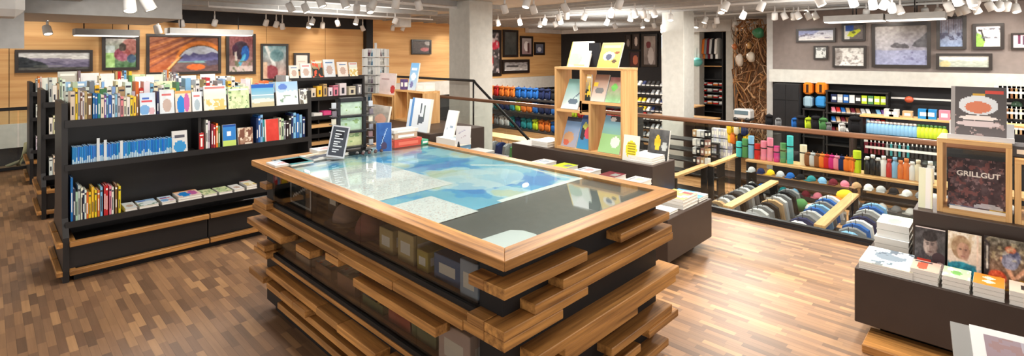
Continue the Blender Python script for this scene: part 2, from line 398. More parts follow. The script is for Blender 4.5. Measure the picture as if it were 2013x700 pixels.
def face_book(u, v, z, w, h, t, pic, label, group=None, face='V', tilt=12, name='book', edge=(232, 228, 216), cover=(220, 220, 216), parts=True, cat='book'):
    """book standing with its cover to the customer; left bottom corner at u,v"""
    rz = 0 if face == 'V' else R(-90) if face == 'U' else face
    mb = MB(); mb.box(0, 0, 0, w, .003, h, cover); mb.box(0, t - .003, 0, w, t, h, cover); mb.box(0, .003, 0, .003, t - .003, h, cover)
    mb.panel(.001, .001, w - .001, h - .001, -.0008, pic.I)
    o = mb.build(name, PRINT, loc=(u, v, z)); o.rotation_mode = 'XYZ'
    o.rotation_euler = (Matrix.Rotation(rz, 3, 'Z') @ Matrix.Rotation(R(-tilt), 3, 'X')).to_euler()
    if parts: MB().box(.004, .0035, .004, w - .004, t - .0035, h - .004, edge).build('page_block', PRINT, parent=o)
    return tag(o, label, cat, group)
def flat_book(u, v, z, w, d, t, pic, label, group=None, rz=0, edge=(226, 222, 212), name='book', cat='book', col=(226, 224, 218)):
    """lying book, corner at u,v"""
    mb = MB(); k = min(.003, t * .2)
    mb.box(0, 0, 0, w, d, k, col); mb.box(0, 0, t - k, w, d, t, col); mb.box(0, k, k, k * 1.2, d - k, t - k, col)
    mb.box(k, .004, k, w - .004, d - .004, t - k, edge)
    mb.panel(.001, .001, w - .001, d - .001, t + .0008, pic.I, horiz=True)
    o = mb.build(name, PRINT, loc=(u, v, z), rz=rz)
    return tag(o, label, cat, group)
def pixrow(pxs, V, py_base=None):
    return [pV(p, 200, V)[0] for p in pxs]

# ================================================================== THE SETTING
LF = -1.4; CEILZ = 3.05
struct(MB().box(-7, -6, -.3, 6.0, 11.37, 0).build('floor', FLOOR))
struct(MB().box(-9, -9, LF - .1, 22, 18, LF).build('floor', FLOOR2))
struct(MB().box(-9, -8, CEILZ, 22, 18, CEILZ + .2).build('ceiling', CEIL))
struct(MB().box(5.9, -6, -.36, 6.03, 11.4, .03).build('trim_1', STEEL))
struct(MB().box(-7, 11.34, -.36, 6.03, 11.42, .03).build('trim_2', STEEL))
# wall along V=16
mb = MB(); mb.box(-7, 16.02, .28, 9.1, 16.2, 2.68, mat=1)
x = -7
while x < 9.1: mb.box(x + .006, 16, .28, min(x + 1.84, 9.1) - .006, 16.02, 2.68); x += 1.84
struct(mb.build('wall_left', [PANELW, CORE]))
struct(MB().box(-7, 15.98, 2.68, 9.1, 16.2, CEILZ).build('wall_left_frieze', DARKW))
struct(MB().box(-7, 15.85, -.24, 9.1, 16.2, .28).build('trim_3', BAND))
struct(MB().box(-7, 16, LF, 9.1, 16.2, -.24).build('wall_left_base', DARKW))
struct(MB().box(9.1, 15.8, LF, 9.35, 16.2, CEILZ).build('trim_4', CORE))
struct(MB().box(9.35, 16, .78, 20, 16.2, CEILZ).build('wall_back', PANELW))
struct(MB().box(9.35, 15.8, .25, 20, 16.2, .78).build('trim_5', BAND))
struct(MB().box(9.35, 16, LF, 20, 16.2, .25).build('wall_back_base', DARKW))
# far wall U=20 and right wall U=15.4
struct(MB().box(20, 4, LF, 20.2, 16, CEILZ).build('wall_far', DARKW))
struct(MB().box(15.4, -8, 1.42, 15.6, 4.74, CEILZ).build('wall_right', TAUPE))
struct(MB().box(15.1, -8, 1.08, 15.6, 4.74, 1.42).build('trim_6', BAND))
struct(MB().box(15.4, -8, LF, 15.6, 4.74, 1.08).build('wall_right_base', DARKW))
struct(MB().box(15.4, 4.74, LF, 20, 4.9, CEILZ).build('wall_right_return', GREYP))
# light frieze below the ceiling of the far bay
struct(MB().box(17.3, 15.7, 2.82, 20, 15.95, CEILZ).build('trim_7', WHITE))
struct(MB().box(19.7, 8.6, 2.82, 19.95, 15.9, CEILZ).build('trim_8', WHITE))

# pale wall pieces framing the clothing bay, U=17.6
def vrange(px0, px1, U): return pU(px1, 100, U)[0], pU(px0, 100, U)[0]
a0, a1 = vrange(1361, 1375, 17.6); b0, b1 = vrange(1427, 1441, 17.6)
struct(MB().box(17.6, a0, LF, 18.0, a1 + 1.2, 2.75).build('wall_bay_left', COLUMN))
struct(MB().box(17.6, b0, LF, 18.0, b1, 2.75).build('wall_bay_right', COLUMN))
struct(MB().box(17.55, b0 - 1.5, 2.62, 18.0, a1 + 1.2, CEILZ).build('wall_bay_head', GREYP))
struct(MB().box(18.6, 4.9, LF, 18.7, b1, CEILZ).build('wall_bay_back', flat('brown_backdrop', (138, 106, 78), .9)))

def column(name, c, s, label):
    mb = MB(); mb.box(c[0] - s / 2, c[1] - s / 2, LF, c[0] + s / 2, c[1] + s / 2, CEILZ, bev=.015)
    struct(mb.build(name, COLUMN))
column('column_left', (7.83, 8.93), .72, '')
pc = ray(1333); column('column_right', (pc[0] * 14.2, pc[1] * 14.2), .64, '')

# dropped bulkhead and ceiling build-up
struct(MB().box(-7, 11.15, 2.5, 2.57, 14.1, CEILZ).build('ceiling_bulkhead', GREYP))
struct(MB().box(-7, 3, 2.72, 1.1, 11.15, CEILZ).build('ceiling_bulkhead_near', GREYP))
u0 = pV(47, 90, 11.0)[0]
struct(MB().box(-3, 10.9, 1.93, u0, 11.15, 2.72).build('ceiling_drop', GREYP))
mb = MB(); 
for k in range(5): mb.box(2.9, 9 + k * 1.35, 2.94, 9.0, 9.2 + k * 1.35, CEILZ)
struct(mb.build('ceiling_beams', DUCT))
mb = MB()
for k in range(18): mb.box(9.6 + k * .58, -2, 2.99, 9.66 + k * .58, 15.6, CEILZ)
struct(mb.build('ceiling_beams_hall', DUCT))

# air unit at the upper left
o = MB().box(0, 0, 0, .85, .5, .45, bev=.06).build('air_unit', WHITE, loc=(-.62, 5.9, 2.16)); tag(o, 'white rounded air unit hanging at the upper left corner', 'air conditioner')

def hang_panel(pxa, pya, pxb, pyb, V=None, U=None, dz=.16, label=''):
    if V: (u0, z), (u1, _) = pV(pxa, pya, V), pV(pxb, pyb, V); q = (u0, V, z, u1, V + .55, z + dz)
    else: (v1, z), (v0, _) = pU(pxa, pya, U), pU(pxb, pyb, U); q = (U, v0, z, U + .55, v1, z + dz)
    t = empty('ceiling_panel', ((q[0] + q[3]) / 2, (q[1] + q[4]) / 2, z))
    tag(t, label, 'ceiling panel')
    hx, hy = abs(q[3] - q[0]) / 2, abs(q[4] - q[1]) / 2
    MB().box(-hx, -hy, 0.02, hx, hy, dz).build('casing', DUCT, parent=t)
    MB().box(-hx + .02, -hy + .02, 0, hx - .02, hy - .02, .02).build('light_strip', emit('panel_light', (255, 250, 240), 1.2), parent=t)
    mb = MB()
    for sx in (-.7, .7): mb.tube([(hx * sx, 0, dz), (hx * sx, 0, CEILZ - z)], .012)
    mb.build('hanger', STEEL, parent=t)
hang_panel(148, 70, 275, 70, V=14.6, label='lit ceiling panel above the framed rider picture, left of two')
hang_panel(334, 67, 498, 58, V=14.6, label='lit ceiling panel above the orange arch picture, right of two')
hang_panel(1618, 45, 1736, 45, U=13.9, label='long pale ceiling panel above the yellow tent picture, left of two')
hang_panel(1740, 41, 1858, 43, U=13.9, label='long pale ceiling panel above the large misty picture, right of two')
q = pV(797, 52, 13.0); q2 = pV(820, 52, 13.0)
tag(MB().box(0, 0, 0, q2[0] - q[0], .35, CEILZ - q[1], bev=.02).build('duct_box', GREYP, loc=(q[0], 13.3, q[1])), 'pale box duct hanging from the ceiling left of the big column', 'duct')

# ------------------------------------------------------------------ handrails with glass
def balustrade(name, a, b, hz, label, posts=5):
    t = empty(name, (a[0], a[1], 0)); tag(t, label, 'railing')
    L = math.hypot(b[0] - a[0], b[1] - a[1]); t.rotation_euler = (0, 0, math.atan2(b[1] - a[1], b[0] - a[0]))
    MB().box(0, -.035, hz - .05, L, .035, hz, bev=.01).build('handrail', RAILW if abs(b[1] - a[1]) > abs(b[0] - a[0]) else STEEL, parent=t)
    n = posts
    for i in range(n):
        x0, x1 = L * i / n + .01, L * (i + 1) / n - .01
        MB().box(x0, -.007, .05, x1, .007, hz - .05).build('glass_pane', GLASS, parent=t)
    MB().box(0, -.03, 0.03, L, .03, .06).build('glass_channel', STEEL, parent=t)
    return t
balustrade('glass_balustrade', (5.95, -2.5), (5.95, 8.3), 1.07, 'glass balustrade with brown wooden handrail along the sales floor edge', 9)
balustrade('glass_balustrade', (-6, 11.3), (2.9, 11.3), 1.0, 'glass balustrade with dark handrail behind the bookcases at far left', 7)
# stairs and their black rail
t = empty('staircase', (6.1, 8.2, 0)); tag(t, 'staircase going down behind the balustrade beside the big grey column', 'stairs')
for k in range(8):
    MB().box(0, -.28 * (k + 1), -.175 * (k + 1) - .04, 1.1, -.28 * k, -.175 * (k + 1)).build('step', RAILW, parent=t)
MB().box(0, 0, -.2, 1.1, 3, 0).build('landing', FLOOR, parent=t)
t = empty('stair_handrail', (7.28, 8.2, 0)); tag(t, 'black metal stair handrail bending downward in front of the big column', 'handrail')
MB().tube([(0, 4.0, 1.27), (0, 0, 1.27), (0, -.08, 1.2), (0, -1.9, -.02)], .028, 8).build('rail', CORE, parent=t)
MB().tube([(0, .02, 1.25), (0, .02, 0)], .02, 6).build('post', CORE, parent=t)
MB().tube([(0, -1.85, 0), (0, -1.85, LF)], .02, 6).build('post', CORE, parent=t)
MB().tube([(0, 3.9, 1.25), (0, 3.9, LF)], .02, 6).build('post', CORE, parent=t)

# ------------------------------------------------------------------ framed pictures
def framed(x0, y0, x1, y1, pic, label, V=None, U=None, frame=(40, 32, 28), mat_border=.0, fw=.05, name='framed_picture'):
    if pic.nx >= 36: pic.mott(18, .12, 7).blur(1)
    if V: (a, zt), (b, _) = pV(x0, y0, V), pV(x1, y0, V); zb = pV((x0 + x1) / 2, y1, V)[1]; zt = pV((x0 + x1) / 2, y0, V)[1]; loc = (a, V, zb); rz = 0; w = b - a
    else: (a, zt), (b, _) = pU(x0, y0, U), pU(x1, y0, U); zb = pU((x0 + x1) / 2, y1, U)[1]; zt = pU((x0 + x1) / 2, y0, U)[1]; loc = (U, a, zb); rz = R(-90); w = a - b
    h = zt - zb
    t = empty(name, loc, rz); tag(t, label, 'picture')
    mb = MB(); fw = min(fw, w * .12)
    mb.box(0, -.04, 0, w, 0.01, fw, frame); mb.box(0, -.04, h - fw, w, 0.01, h, frame); mb.box(0, -.04, fw, fw, 0.01, h - fw, frame); mb.box(w - fw, -.04, fw, w, 0.01, h - fw, frame)
    mb.build('frame', PLAST, parent=t)
    m2 = MB(); m2.box(fw, -.008, fw, w - fw, 0.008, h - fw, (235, 235, 232)); b = mat_border
    m2.panel(fw + b, fw + b, w - fw - b, h - fw - b, -.0095, pic.I); m2.build('print', PRINT, parent=t)
VW = 15.96
p = Pic(90, 30, (226, 226, 214), (206, 210, 214)).mount(.5, .25, (130, 126, 150), 3, 2).mount(.22, .3, (104, 100, 126), 5, 3).poly([(0, 0), (0, .75), (.1, .7), (.22, .5), (.3, .46), (.38, .3), (.42, 0)], (44, 50, 56)).rect(0, 0, 1, .12, (84, 84, 80)).rect(.2, .2, .6, .24, (170, 176, 150), .6).mott(12, .1, 2)
framed(29, 98, 182, 142, p, 'wide framed panorama of dark hills and pale sky at far left', V=VW, fw=.06)
p = Pic(50, 44, (70, 110, 70), (170, 168, 166)).rect(0, .0, .3, .5, (150, 190, 120)).rect(.0, .5, .3, .75, (190, 205, 210), .8).ell(.55, .45, .28, .22, (130, 60, 78)).ell(.8, .7, .3, .3, (160, 90, 84), .8).ell(.55, .7, .12, .14, (60, 50, 44)).ell(.55, .35, .2, .14, (160, 100, 120), .8).ell(.85, .3, .15, .15, (60, 84, 110)).mott(9, .16, 4)
framed(200, 70, 274, 138, p, 'framed close picture of a person in red on a green slope', V=VW, fw=.07)
p = Pic(96, 60, (176, 92, 48), (150, 96, 70)).mott(8, .08, 1, 3)
for k in range(7): p.line(-.1, .02 + k * .12, .55 + k * .05, .75 + k * .1, .016, (214, 140, 80) if k % 2 else (116, 62, 50), .75)
p.ell(.74, .3, .38, .60, (226, 134, 52)).ell(.74, .27, .345, .50, (90, 60, 40)).ell(.74, .27, .335, .48, (196, 208, 226)); q = p.I.copy()
p.poly([(.42, .4), (.5, .52), (.56, .46), (.62, .56), (.7, .5), (.8, .5), (.9, .58), (1, .52), (1, .25), (.36, .25)], (98, 98, 150)).poly([(.38, .3), (1, .32), (1, .24), (.36, .24)], (120, 170, 170)).poly([(.3, .28), (.3, .0), (1, 0), (1, .24), (.6, .26)], (110, 84, 84)).ell(.66, .13, .14, .09, (232, 112, 50)).poly([(.78, .3), (1, .34), (1, .2), (.84, .16)], (90, 84, 110))
p.line(.22, .0, .42, .42, .02, (232, 176, 110)).line(.25, 0, .45, .42, .008, (90, 50, 20))
framed(287, 68, 434, 146, p, 'large framed picture of mountains seen through an orange tent door', V=VW, fw=.07)
p = Pic(40, 56, (150, 130, 126), (120, 62, 66)).mott(8, .12, 3).ell(.5, .6, .36, .26, (50, 34, 50)).ell(.68, .52, .17, .22, (30, 90, 170)).line(.66, .45, .4, .16, .06, (70, 160, 200)).line(.25, .65, .3, .35, .05, (210, 205, 200)).ell(.25, .66, .12, .1, (60, 20, 50)).rect(0, 0, 1, .16, (196, 180, 176)).patch(10, .6, (90, 100, 70), 5, .8, hi=.3)
framed(444, 66, 502, 146, p, 'framed picture of a bent climber in blue trousers on red rock', V=VW, fw=.08)
p = Pic(36, 44, (190, 150, 140), (130, 170, 180)).mott(6, .2, 8).line(.15, .95, .5, .4, .06, (220, 226, 226)).ell(.6, .7, .3, .18, (80, 130, 140), .7).ell(.35, .2, .3, .2, (140, 60, 70)).rect(0, .0, .2, .5, (220, 190, 160), .8)
framed(512, 86, 566, 158, p, 'framed teal and white ice climbing picture left of the low bookshelf', V=VW, fw=.06)
framed(577, 104, 608, 140, Pic(24, 24, (232, 224, 214), (238, 236, 230)).rect(.2, .5, .8, .6, (200, 180, 170), .6), 'small pale framed print above the white book covers', V=VW, fw=.06)
framed(808, 78, 847, 107, Pic(36, 26, (84, 80, 80), (104, 98, 96)).ell(.7, .3, .25, .18, (190, 120, 124)).ell(.9, .85, .2, .2, (190, 190, 190)), 'small dark framed picture on the wood wall left of the big column', V=VW, fw=.06)
# wall beyond the column
p = Pic(48, 64, (70, 66, 66), (92, 88, 88)).mott(8, .2, 6).ell(.42, .3, .34, .26, (204, 44, 44)).ell(.35, .42, .3, .1, (232, 210, 210)).ell(.38, .55, .16, .14, (50, 40, 44)).ell(.75, .7, .3, .12, (196, 60, 76)).patch(10, .62, (226, 210, 210), 4, .8)
framed(928, 58, 985, 150, p, 'large framed picture of red jackets right of the big column', V=VW, fw=.12)
framed(988, 59, 1018, 112, Pic(20, 34, (60, 62, 60), (84, 86, 84)).mott(4, .08, 3), 'tall dark grey framed picture on the plywood wall', V=VW, fw=.1)
framed(1022, 71, 1047, 111, Pic(20, 30, (150, 120, 120), (176, 172, 172)).ell(.5, .5, .25, .3, (232, 226, 226)).rect(.6, .1, .8, .7, (90, 60, 60)), 'narrow framed figure picture between two dark ones on plywood', V=VW, fw=.1)
framed(1050, 83, 1070, 108, Pic(16, 20, (90, 96, 120), (120, 126, 140)).ell(.5, .4, .25, .25, (200, 204, 216)), 'smallest framed picture on the plywood wall beside the wooden cube shelf', V=VW, fw=.1)
framed(987, 117, 1040, 144, Pic(40, 16, (200, 196, 192), (120, 116, 116)).mott(10, .25, 4).rect(.1, .45, .6, .6, (60, 56, 56)), 'low wide framed picture under the tall dark grey one', V=VW, fw=.12)
# far dark wall
UW = 19.96
framed(1229, 68, 1241, 96, Pic(10, 20, (50, 46, 46), (70, 66, 66)).ell(.5, .4, .3, .3, (150, 140, 136)), 'tiny dark framed print on the far dark wall, top left', U=UW, fw=.05)
framed(1243, 66, 1258, 97, Pic(12, 24, (60, 50, 48), (80, 72, 70)).ell(.5, .5, .25, .35, (216, 204, 196)), 'tiny framed print with pale figure on the far dark wall', U=UW, fw=.05)
framed(1237, 101, 1258, 132, Pic(16, 24, (84, 40, 34), (60, 40, 50)).ell(.6, .45, .3, .35, (190, 110, 84)), 'small framed print in warm skin tones on the far dark wall', U=UW, fw=.05)
framed(1262, 67, 1293, 131, Pic(24, 48, (130, 120, 116), (176, 166, 160)).mott(5, .12, 3).ell(.4, .7, .2, .12, (120, 50, 56)).ell(.6, .3, .25, .3, (196, 190, 188)), 'tall framed grey print on the far dark wall left of the narrow column', U=UW, fw=.1)
# right wall
UR = 15.36
p = Pic(60, 24, (226, 224, 222), (196, 204, 226)).poly([(.0, 1), (.62, 1), (.36, .45), (.3, .7), (0, .5)], (150, 160, 204)).patch(9, .58, (96, 92, 116), 3, .9, lo=.2, hi=.75)
framed(1566, 56, 1643, 83, p, 'wide framed snow picture at the left end of the grey wall', U=UR, fw=.05)
p = Pic(40, 32, (104, 96, 96), (110, 104, 102)).rect(0, 0, .3, 1, (226, 228, 222)).rect(.08, .6, .5, 1, (40, 80, 166)).poly([(.15, .25), (.45, .15), (.88, .6), (.8, .75), (.3, .55)], (206, 216, 50)).ell(.5, .5, .1, .08, (90, 100, 30))
framed(1655, 46, 1702, 81, p, 'framed picture of a yellow tent on white and blue', U=UR, fw=.05)
framed(1600, 90, 1628, 117, Pic(24, 22, (210, 216, 214), (220, 224, 224)).patch(5, .55, (130, 134, 134), 3), 'small square framed grey and white print on the grey wall', U=UR, fw=.06)
framed(1637, 90, 1703, 133, Pic(50, 34, (236, 234, 232), (214, 214, 210)).patch(8, .62, (140, 134, 132), 6, .8).ell(.1, .5, .16, .5, (120, 112, 108), .6), 'framed white winter sketch picture below the yellow tent picture', U=UR, fw=.05)
p = Pic(90, 76, (156, 160, 190), (140, 134, 130)).mott(6, .06, 3)
p.I = p.I * (1 - .5 * np.exp(-((p.U - .15) ** 2 * 6 + (p.V - .5) ** 2 * 3))[..., None]) + .5 * np.exp(-((p.U - .15) ** 2 * 6 + (p.V - .5) ** 2 * 3))[..., None] * .82
p.put(p.V < .36 + .03 * p.noise(5, 3), (150, 158, 196), .7)
p.poly([(.3, .48), (.38, .56), (.44, .57), (.5, .52), (.58, .55), (.68, .46), (.66, .42), (.34, .44)], (92, 90, 96)).poly([(.72, .48), (.78, .6), (.86, .66), (1, .82), (1, .44), (.8, .45)], (84, 84, 90), .9).patch(14, .72, (110, 112, 150), 5, .8, hi=.35)
framed(1714, 45, 1830, 133, p, 'largest framed picture, grey misty peaks over blue snow, centre of the grey wall', U=UR, fw=.07)
p = Pic(44, 50, (140, 160, 196), (120, 116, 126)).mott(6, .1, 5)
for k in range(9): p.rect(.05 + k * .105, .45 + (k % 3) * .08, .085 + k * .105, 1, (84, 66, 72), .55)
p.patch(6, .62, (66, 66, 90), 9, .9, lo=.25, hi=.5)
framed(1841, 32, 1900, 97, p, 'framed picture of frosted trees over blue snow', U=UR, fw=.07)
p = Pic(50, 42, (240, 242, 238), (230, 224, 228)).poly([(.0, .1), (.0, .7), (.2, .6), (.38, .25), (.3, 0), (0, 0)], (150, 204, 90)).line(.12, .8, .22, .78, .05, (60, 50, 50)).line(.22, .75, .34, .3, .035, (50, 50, 46)).patch(7, .62, (96, 98, 110), 3, .9, lo=.4, hi=.9)
framed(1912, 46, 1974, 97, p, 'framed picture of a green clad figure on white snow', U=UR, fw=.06)
p = Pic(80, 22, (150, 156, 130), (240, 240, 236)).mount(.3, .5, (176, 184, 172), 6, 5).mott(14, .12, 3).ell(.12, .25, .12, .3, (196, 186, 140))
framed(1840, 105, 1951, 137, p, 'long low framed panorama of pale green peaks on the grey wall', U=UR, fw=.06)
framed(1987, 65, 2028, 97, Pic(30, 24, (236, 224, 232), (226, 206, 220)).rect(.3, .3, .45, 1, (110, 50, 80)).rect(.6, .2, 1, .9, (90, 60, 84)), 'framed pink and white print at the right edge of the photo', U=UR, fw=.05)

# ================================================================== MAP TABLE
TU0, TU1, TV0, TV1, TZ = 1.355, 2.752, 1.355, 3.98, 1.07
T = empty('display_table', ((TU0 + TU1) / 2, (TV0 + TV1) / 2, 0)); tag(T, 'large oak map table with glass top and staggered wooden battens', 'table')
TC = Vector((-(TU0 + TU1) / 2, -(TV0 + TV1) / 2, 0))
def tpart(name, mb, mat): o = mb.build(name, mat, parent=T); o.location = TC; return o
fw = .1
def trap(pts, z0, z1):
    n = 4; vs = [(x, y, z0) for x, y in pts] + [(x, y, z1) for x, y in pts]
    return MB().add(vs, [(3, 2, 1, 0), (4, 5, 6, 7), (0, 1, 5, 4), (1, 2, 6, 5), (2, 3, 7, 6), (3, 0, 4, 7)])
i0, i1, j0, j1 = TU0 + fw, TU1 - fw * .8, TV0 + fw, TV1 - fw
for pts, mt in (([(TU0, TV0), (TU1, TV0), (i1, j0), (i0, j0)], OAKU), ([(TU1, TV0), (TU1, TV1), (i1, j1), (i1, j0)], OAKV),
                ([(TU1, TV1), (TU0, TV1), (i0, j1), (i1, j1)], OAKU), ([(TU0, TV1), (TU0, TV0), (i0, j0), (i0, j1)], OAKV)):
    o = tpart('frame_board', trap(pts, TZ - .042, TZ), mt)
    bv = o.modifiers.new('b', 'BEVEL'); bv.width = .004; bv.segments = 2
tpart('glass_top', MB().box(i0 + .002, j0 + .002, TZ - .009, i1 - .002, j1 - .002, TZ - .001), GLASS)
tpart('display_bed', MB().box(i0 - .02, j0 - .02, TZ - .034, i1 + .02, j1 + .02, TZ - .02), SLATE)
# body
CB = MB(); CB.box(1.92, 1.44, .06, 2.66, 3.88, TZ - .042); CB.box(1.43, 1.44, .06, 1.92, 1.575, TZ - .042); CB.box(1.43, 3.74, .06, 1.92, 3.88, TZ - .042)
CB.box(1.43, 1.575, .06, 1.92, 3.74, .40); CB.box(1.46, 1.5, 0, 2.6, 3.8, .06)
tpart('core', CB, CORE)
tpart('deck', MB().box(1.40, 1.575, .70, 1.92, 3.74, .775), OAKV)
tpart('deck', MB().box(1.40, 1.575, .40, 1.92, 3.74, .425), OAKV)
tpart('glass_rail', MB().box(1.405, 1.575, .775, 1.44, 3.74, .80), CORE)
tpart('glass_rail', MB().box(1.405, 1.575, .425, 1.44, 3.74, .45), CORE)
for z0, z1 in ((.80, TZ - .042), (.45, .70)):
    for v0, v1 in ((1.577, 2.007), (2.013, 2.527), (2.533, 3.125), (3.131, 3.738)):
        tpart('glass_pane', MB().box(1.418, v0, z0, 1.424, v1, z1), SMOKE)
def bat(box, mt): tpart('batten', MB().box(*box, bev=.003), mt)
for z0, z1, a, b, p_ in ((.92, .963, 1.355, 1.885, 0), (.925, .967, 2.16, 2.66, 0), (.845, .887, 1.71, 2.69, 0), (.803, .844, 1.53, 2.70, 0), (.765, .802, 1.355, 1.89, .0),
                         (.724, .764, 1.355, 1.71, 0), (.602, .645, 1.53, 2.745, .015), (.561, .601, 1.71, 2.715, .01), (.52, .56, 1.62, 2.32, .0),
                         (.398, .44, 2.08, 2.69, 0), (.357, .397, 2.42, 2.745, .01), (.316, .356, 1.9, 2.35, 0), (.225, .265, 2.25, 2.65, 0), (.184, .224, 1.6, 2.5, 0), (.47, .51, 1.36, 1.62, 0), (.12, .16, 1.8, 2.66, 0)):
    bat((a, TV0 - p_, z0, b, 1.47, z1), OAKU)
for z0, z1, a, b, p_ in ((.716, .757, 2.652, 3.96, 0), (.716, .757, 2.118, 2.647, .004), (.716, .757, 1.60, 2.113, .0), (.724, .764, 1.472, 1.595, 0), (.616, .657, 3.37, 3.98, .03), (.612, .655, 3.015, 3.211, .0),
                         (.668, .71, 2.658, 2.81, 0), (.617, .66, 1.78, 2.493, .0), (.92, .963, 1.472, 1.563, 0), (.765, .803, 1.472, 1.572, 0), (.759, .80, 3.70, 3.93, 0),
                         (.46, .50, 3.73, 3.87, 0), (.418, .458, 3.70, 3.93, .0), (.88, .92, 3.78, 3.90, -.03), (.56, .60, 3.76, 3.9, -.02), (.318, .36, 2.92, 3.70, 0), (.318, .36, 2.652, 2.915, .006), (.318, .36, 2.25, 2.648, .012), (.318, .36, 1.47, 2.2, 0),
                         (.255, .298, 3.70, 3.97, .02), (.268, .31, 3.19, 3.376, .03), (.268, .31, 3.012, 3.185, .03), (.225, .264, 2.30, 3.69, 0), (.20, .24, 1.47, 2.25, 0), (.15, .19, 2.6, 3.5, 0)):
    bat((TU0 - p_, a, z0, 1.44, b, z1), OAKV)

# papers under the glass
ZP = TZ - .0195
def sheet(u0, v0, u1, v1, z, pic, label, name='map', poly=None, th=.0012, cat='map', rz=0):
    mb = MB(); w, d = u1 - u0, v1 - v0
    mb.box(0, 0, 0, w, d, th, (235, 235, 232)); mb.panel(0, 0, w, d, th + .0003, pic.I, horiz=True)
    return tag(mb.build(name, PRINT, loc=(u0, v0, z), rz=rz), label, cat)
p = Pic(110, 180, (110, 190, 224), (150, 214, 230)).mott(5, .10, 3)
n1 = p.noise(4, 11, 4, 6); n2 = p.noise(6, 5, 3, 8)
p.put(n1 > .55, (40, 156, 220), .75).put(n1 > .64, (16, 124, 210), .65).put(n2 > .57, (206, 228, 234), .7).put(n2 > .68, (206, 206, 160), .6)
p.ell(.62, .25, .26, .13, (206, 224, 232), .7).ell(.55, .85, .4, .06, (206, 206, 196), .5).line(.95, .02, .98, .3, .01, (236, 240, 240)).line(.98, .3, .8, .42, .01, (236, 240, 240)).line(.4, .01, 1, .01, .012, (240, 244, 246))
sheet(i0 + .003, 1.95, i1 - .004, j1 - .01, ZP, p, 'large blue relief map covering most of the table under glass')
def papermap(nx, ny, seed, dens=.5):
    q = Pic(nx, ny, (238, 238, 240)).mott(10, .03, seed)
    r = np.random.RandomState(seed).rand(ny, nx); q.put(r > 1 - dens * .5, (200, 198, 206), .8); q.put(r < .06, (206, 160, 150), .6)
    q.rect(0, 0, 1, .04, (236, 236, 236)).rect(0, .96, 1, 1, (236, 236, 236)).rect(0, 0, .04, 1, (236, 236, 236)).rect(.96, 0, 1, 1, (236, 236, 236)); return q
sheet(1.478, 2.44, 2.0, 3.33, ZP + .002, papermap(70, 110, 3), 'large grey text-covered map sheet on the blue map, left side')
sheet(1.47, 1.92, 1.735, 2.315, ZP + .002, papermap(36, 50, 5, .2), 'smaller white map sheet on the table between large map and slate')
mb = MB(); pts = [(0, 0), (.205, 0), (.23, .035), (.225, .11), (.19, .155), (.0, .165)]
vs = [(x, y, 0) for x, y in pts] + [(x, y, .0012) for x, y in pts]; n = len(pts)
mb.add(vs, [tuple(reversed(range(n))), tuple(range(n, 2 * n))] + [(i, (i + 1) % n, n + (i + 1) % n, n + i) for i in range(n)], (222, 228, 230))
tag(mb.build('paper_sheet', PRINT, loc=(1.463, 1.46, ZP + .001)), 'pale blue-white paper at the front corner under the glass', 'paper')

# goods behind the side glass
def boxy(u, v, z, w, d, h, col, label, cat='box', name='carton', rz=0, group=None, lab=(236, 234, 226)):
    t = MB(); t.box(0, 0, 0, w, d, h, col, bev=.003); t.box(w * .15, -.0006, h * .3, w * .85, .0, h * .7, lab); t.box(-.0006, d * .2, h * .3, 0, d * .8, h * .7, lab)
    return tag(t.build(name, PRINT, loc=(u, v, z), rz=rz), label, cat, group)
def hat(u, v, z, r, col, label, group=None, name='hat'):
    t = empty(name, (u, v, z)); tag(t, label, 'hat', group)
    MB().blob(0, 0, .01, r * .62, r * .62, r * .85, col, half=True, seg=14).build('crown', CLOTH, parent=t)
    MB().lathe([(r * .5, .012), (r, .002), (r, 0), (r * .5, 0)], 16, tuple(int(c * .9) for c in col)).build('brim', CLOTH, parent=t)
mb = MB(); mb.box(0, 0, 0, .03, .36, .235, (34, 34, 38)); pp = Pic(24, 16, (40, 40, 44)).rect(.03, .05, .97, .95, (190, 196, 200)).rect(.1, .12, .9, .88, (60, 66, 70)).line(.2, .3, .8, .7, .03, (200, 205, 208)).mott(5, .2, 4)
M0 = Matrix.Rotation(R(-90), 4, 'Z'); mb.M = M0; mb.panel(-.36, .0, 0, .235, -.001, pp.I)
tag(mb.build('book', PRINT, loc=(1.52, 3.34, .776), rz=0), 'black picture book with white frame behind the upper side glass', 'book')
boxy(1.62, 3.18, .776, .2, .14, .2, (36, 38, 44), 'black box beside the black picture book behind the side glass')
hat(1.60, 3.04, .776, .13, (176, 150, 140), 'dusty pink hat behind the upper side glass near the black box')
hat(1.60, 2.74, .776, .14, (150, 96, 90), 'reddish brown hat behind the upper side glass left of the beige boxes')
boxy(1.50, 2.34, .776, .17, .13, .13, (196, 176, 124), 'beige box behind the upper side glass, left of three', group=None)
boxy(1.50, 2.15, .776, .17, .14, .15, (200, 182, 132), 'beige box behind the upper side glass, middle of three')
boxy(1.50, 2.03, .776, .12, .09, .10, (190, 172, 90), 'small yellowish box behind the upper side glass, right of three')
boxy(1.50, 1.78, .776, .22, .2, .12, (90, 118, 160), 'blue box lying behind the side glass near the front corner')
boxy(1.46, 1.62, .776, .2, .12, .17, (160, 178, 200), 'light blue labelled box standing nearest the front corner behind glass')
boxy(1.68, 1.66, .776, .16, .28, .22, (70, 90, 126), 'dark blue box at the back of the front side compartment')
for k, (v, c, nm) in enumerate(((3.45, (170, 150, 130), 'tan'), (3.15, (120, 84, 60), 'brown'), (2.85, (150, 110, 84), 'light brown'), (2.55, (96, 110, 70), 'olive'), (2.28, (180, 90, 70), 'rust red'), (2.08, (120, 128, 96), 'grey green'))):
    flat_book(1.50, v - .12, .426, .22, .22, .05 + .02 * (k % 3), gen_cover('photo', 10, 10, k + 40), nm + ' book lying behind the lower side glass, %s from the left' % ordn(k), edge=c, col=c)
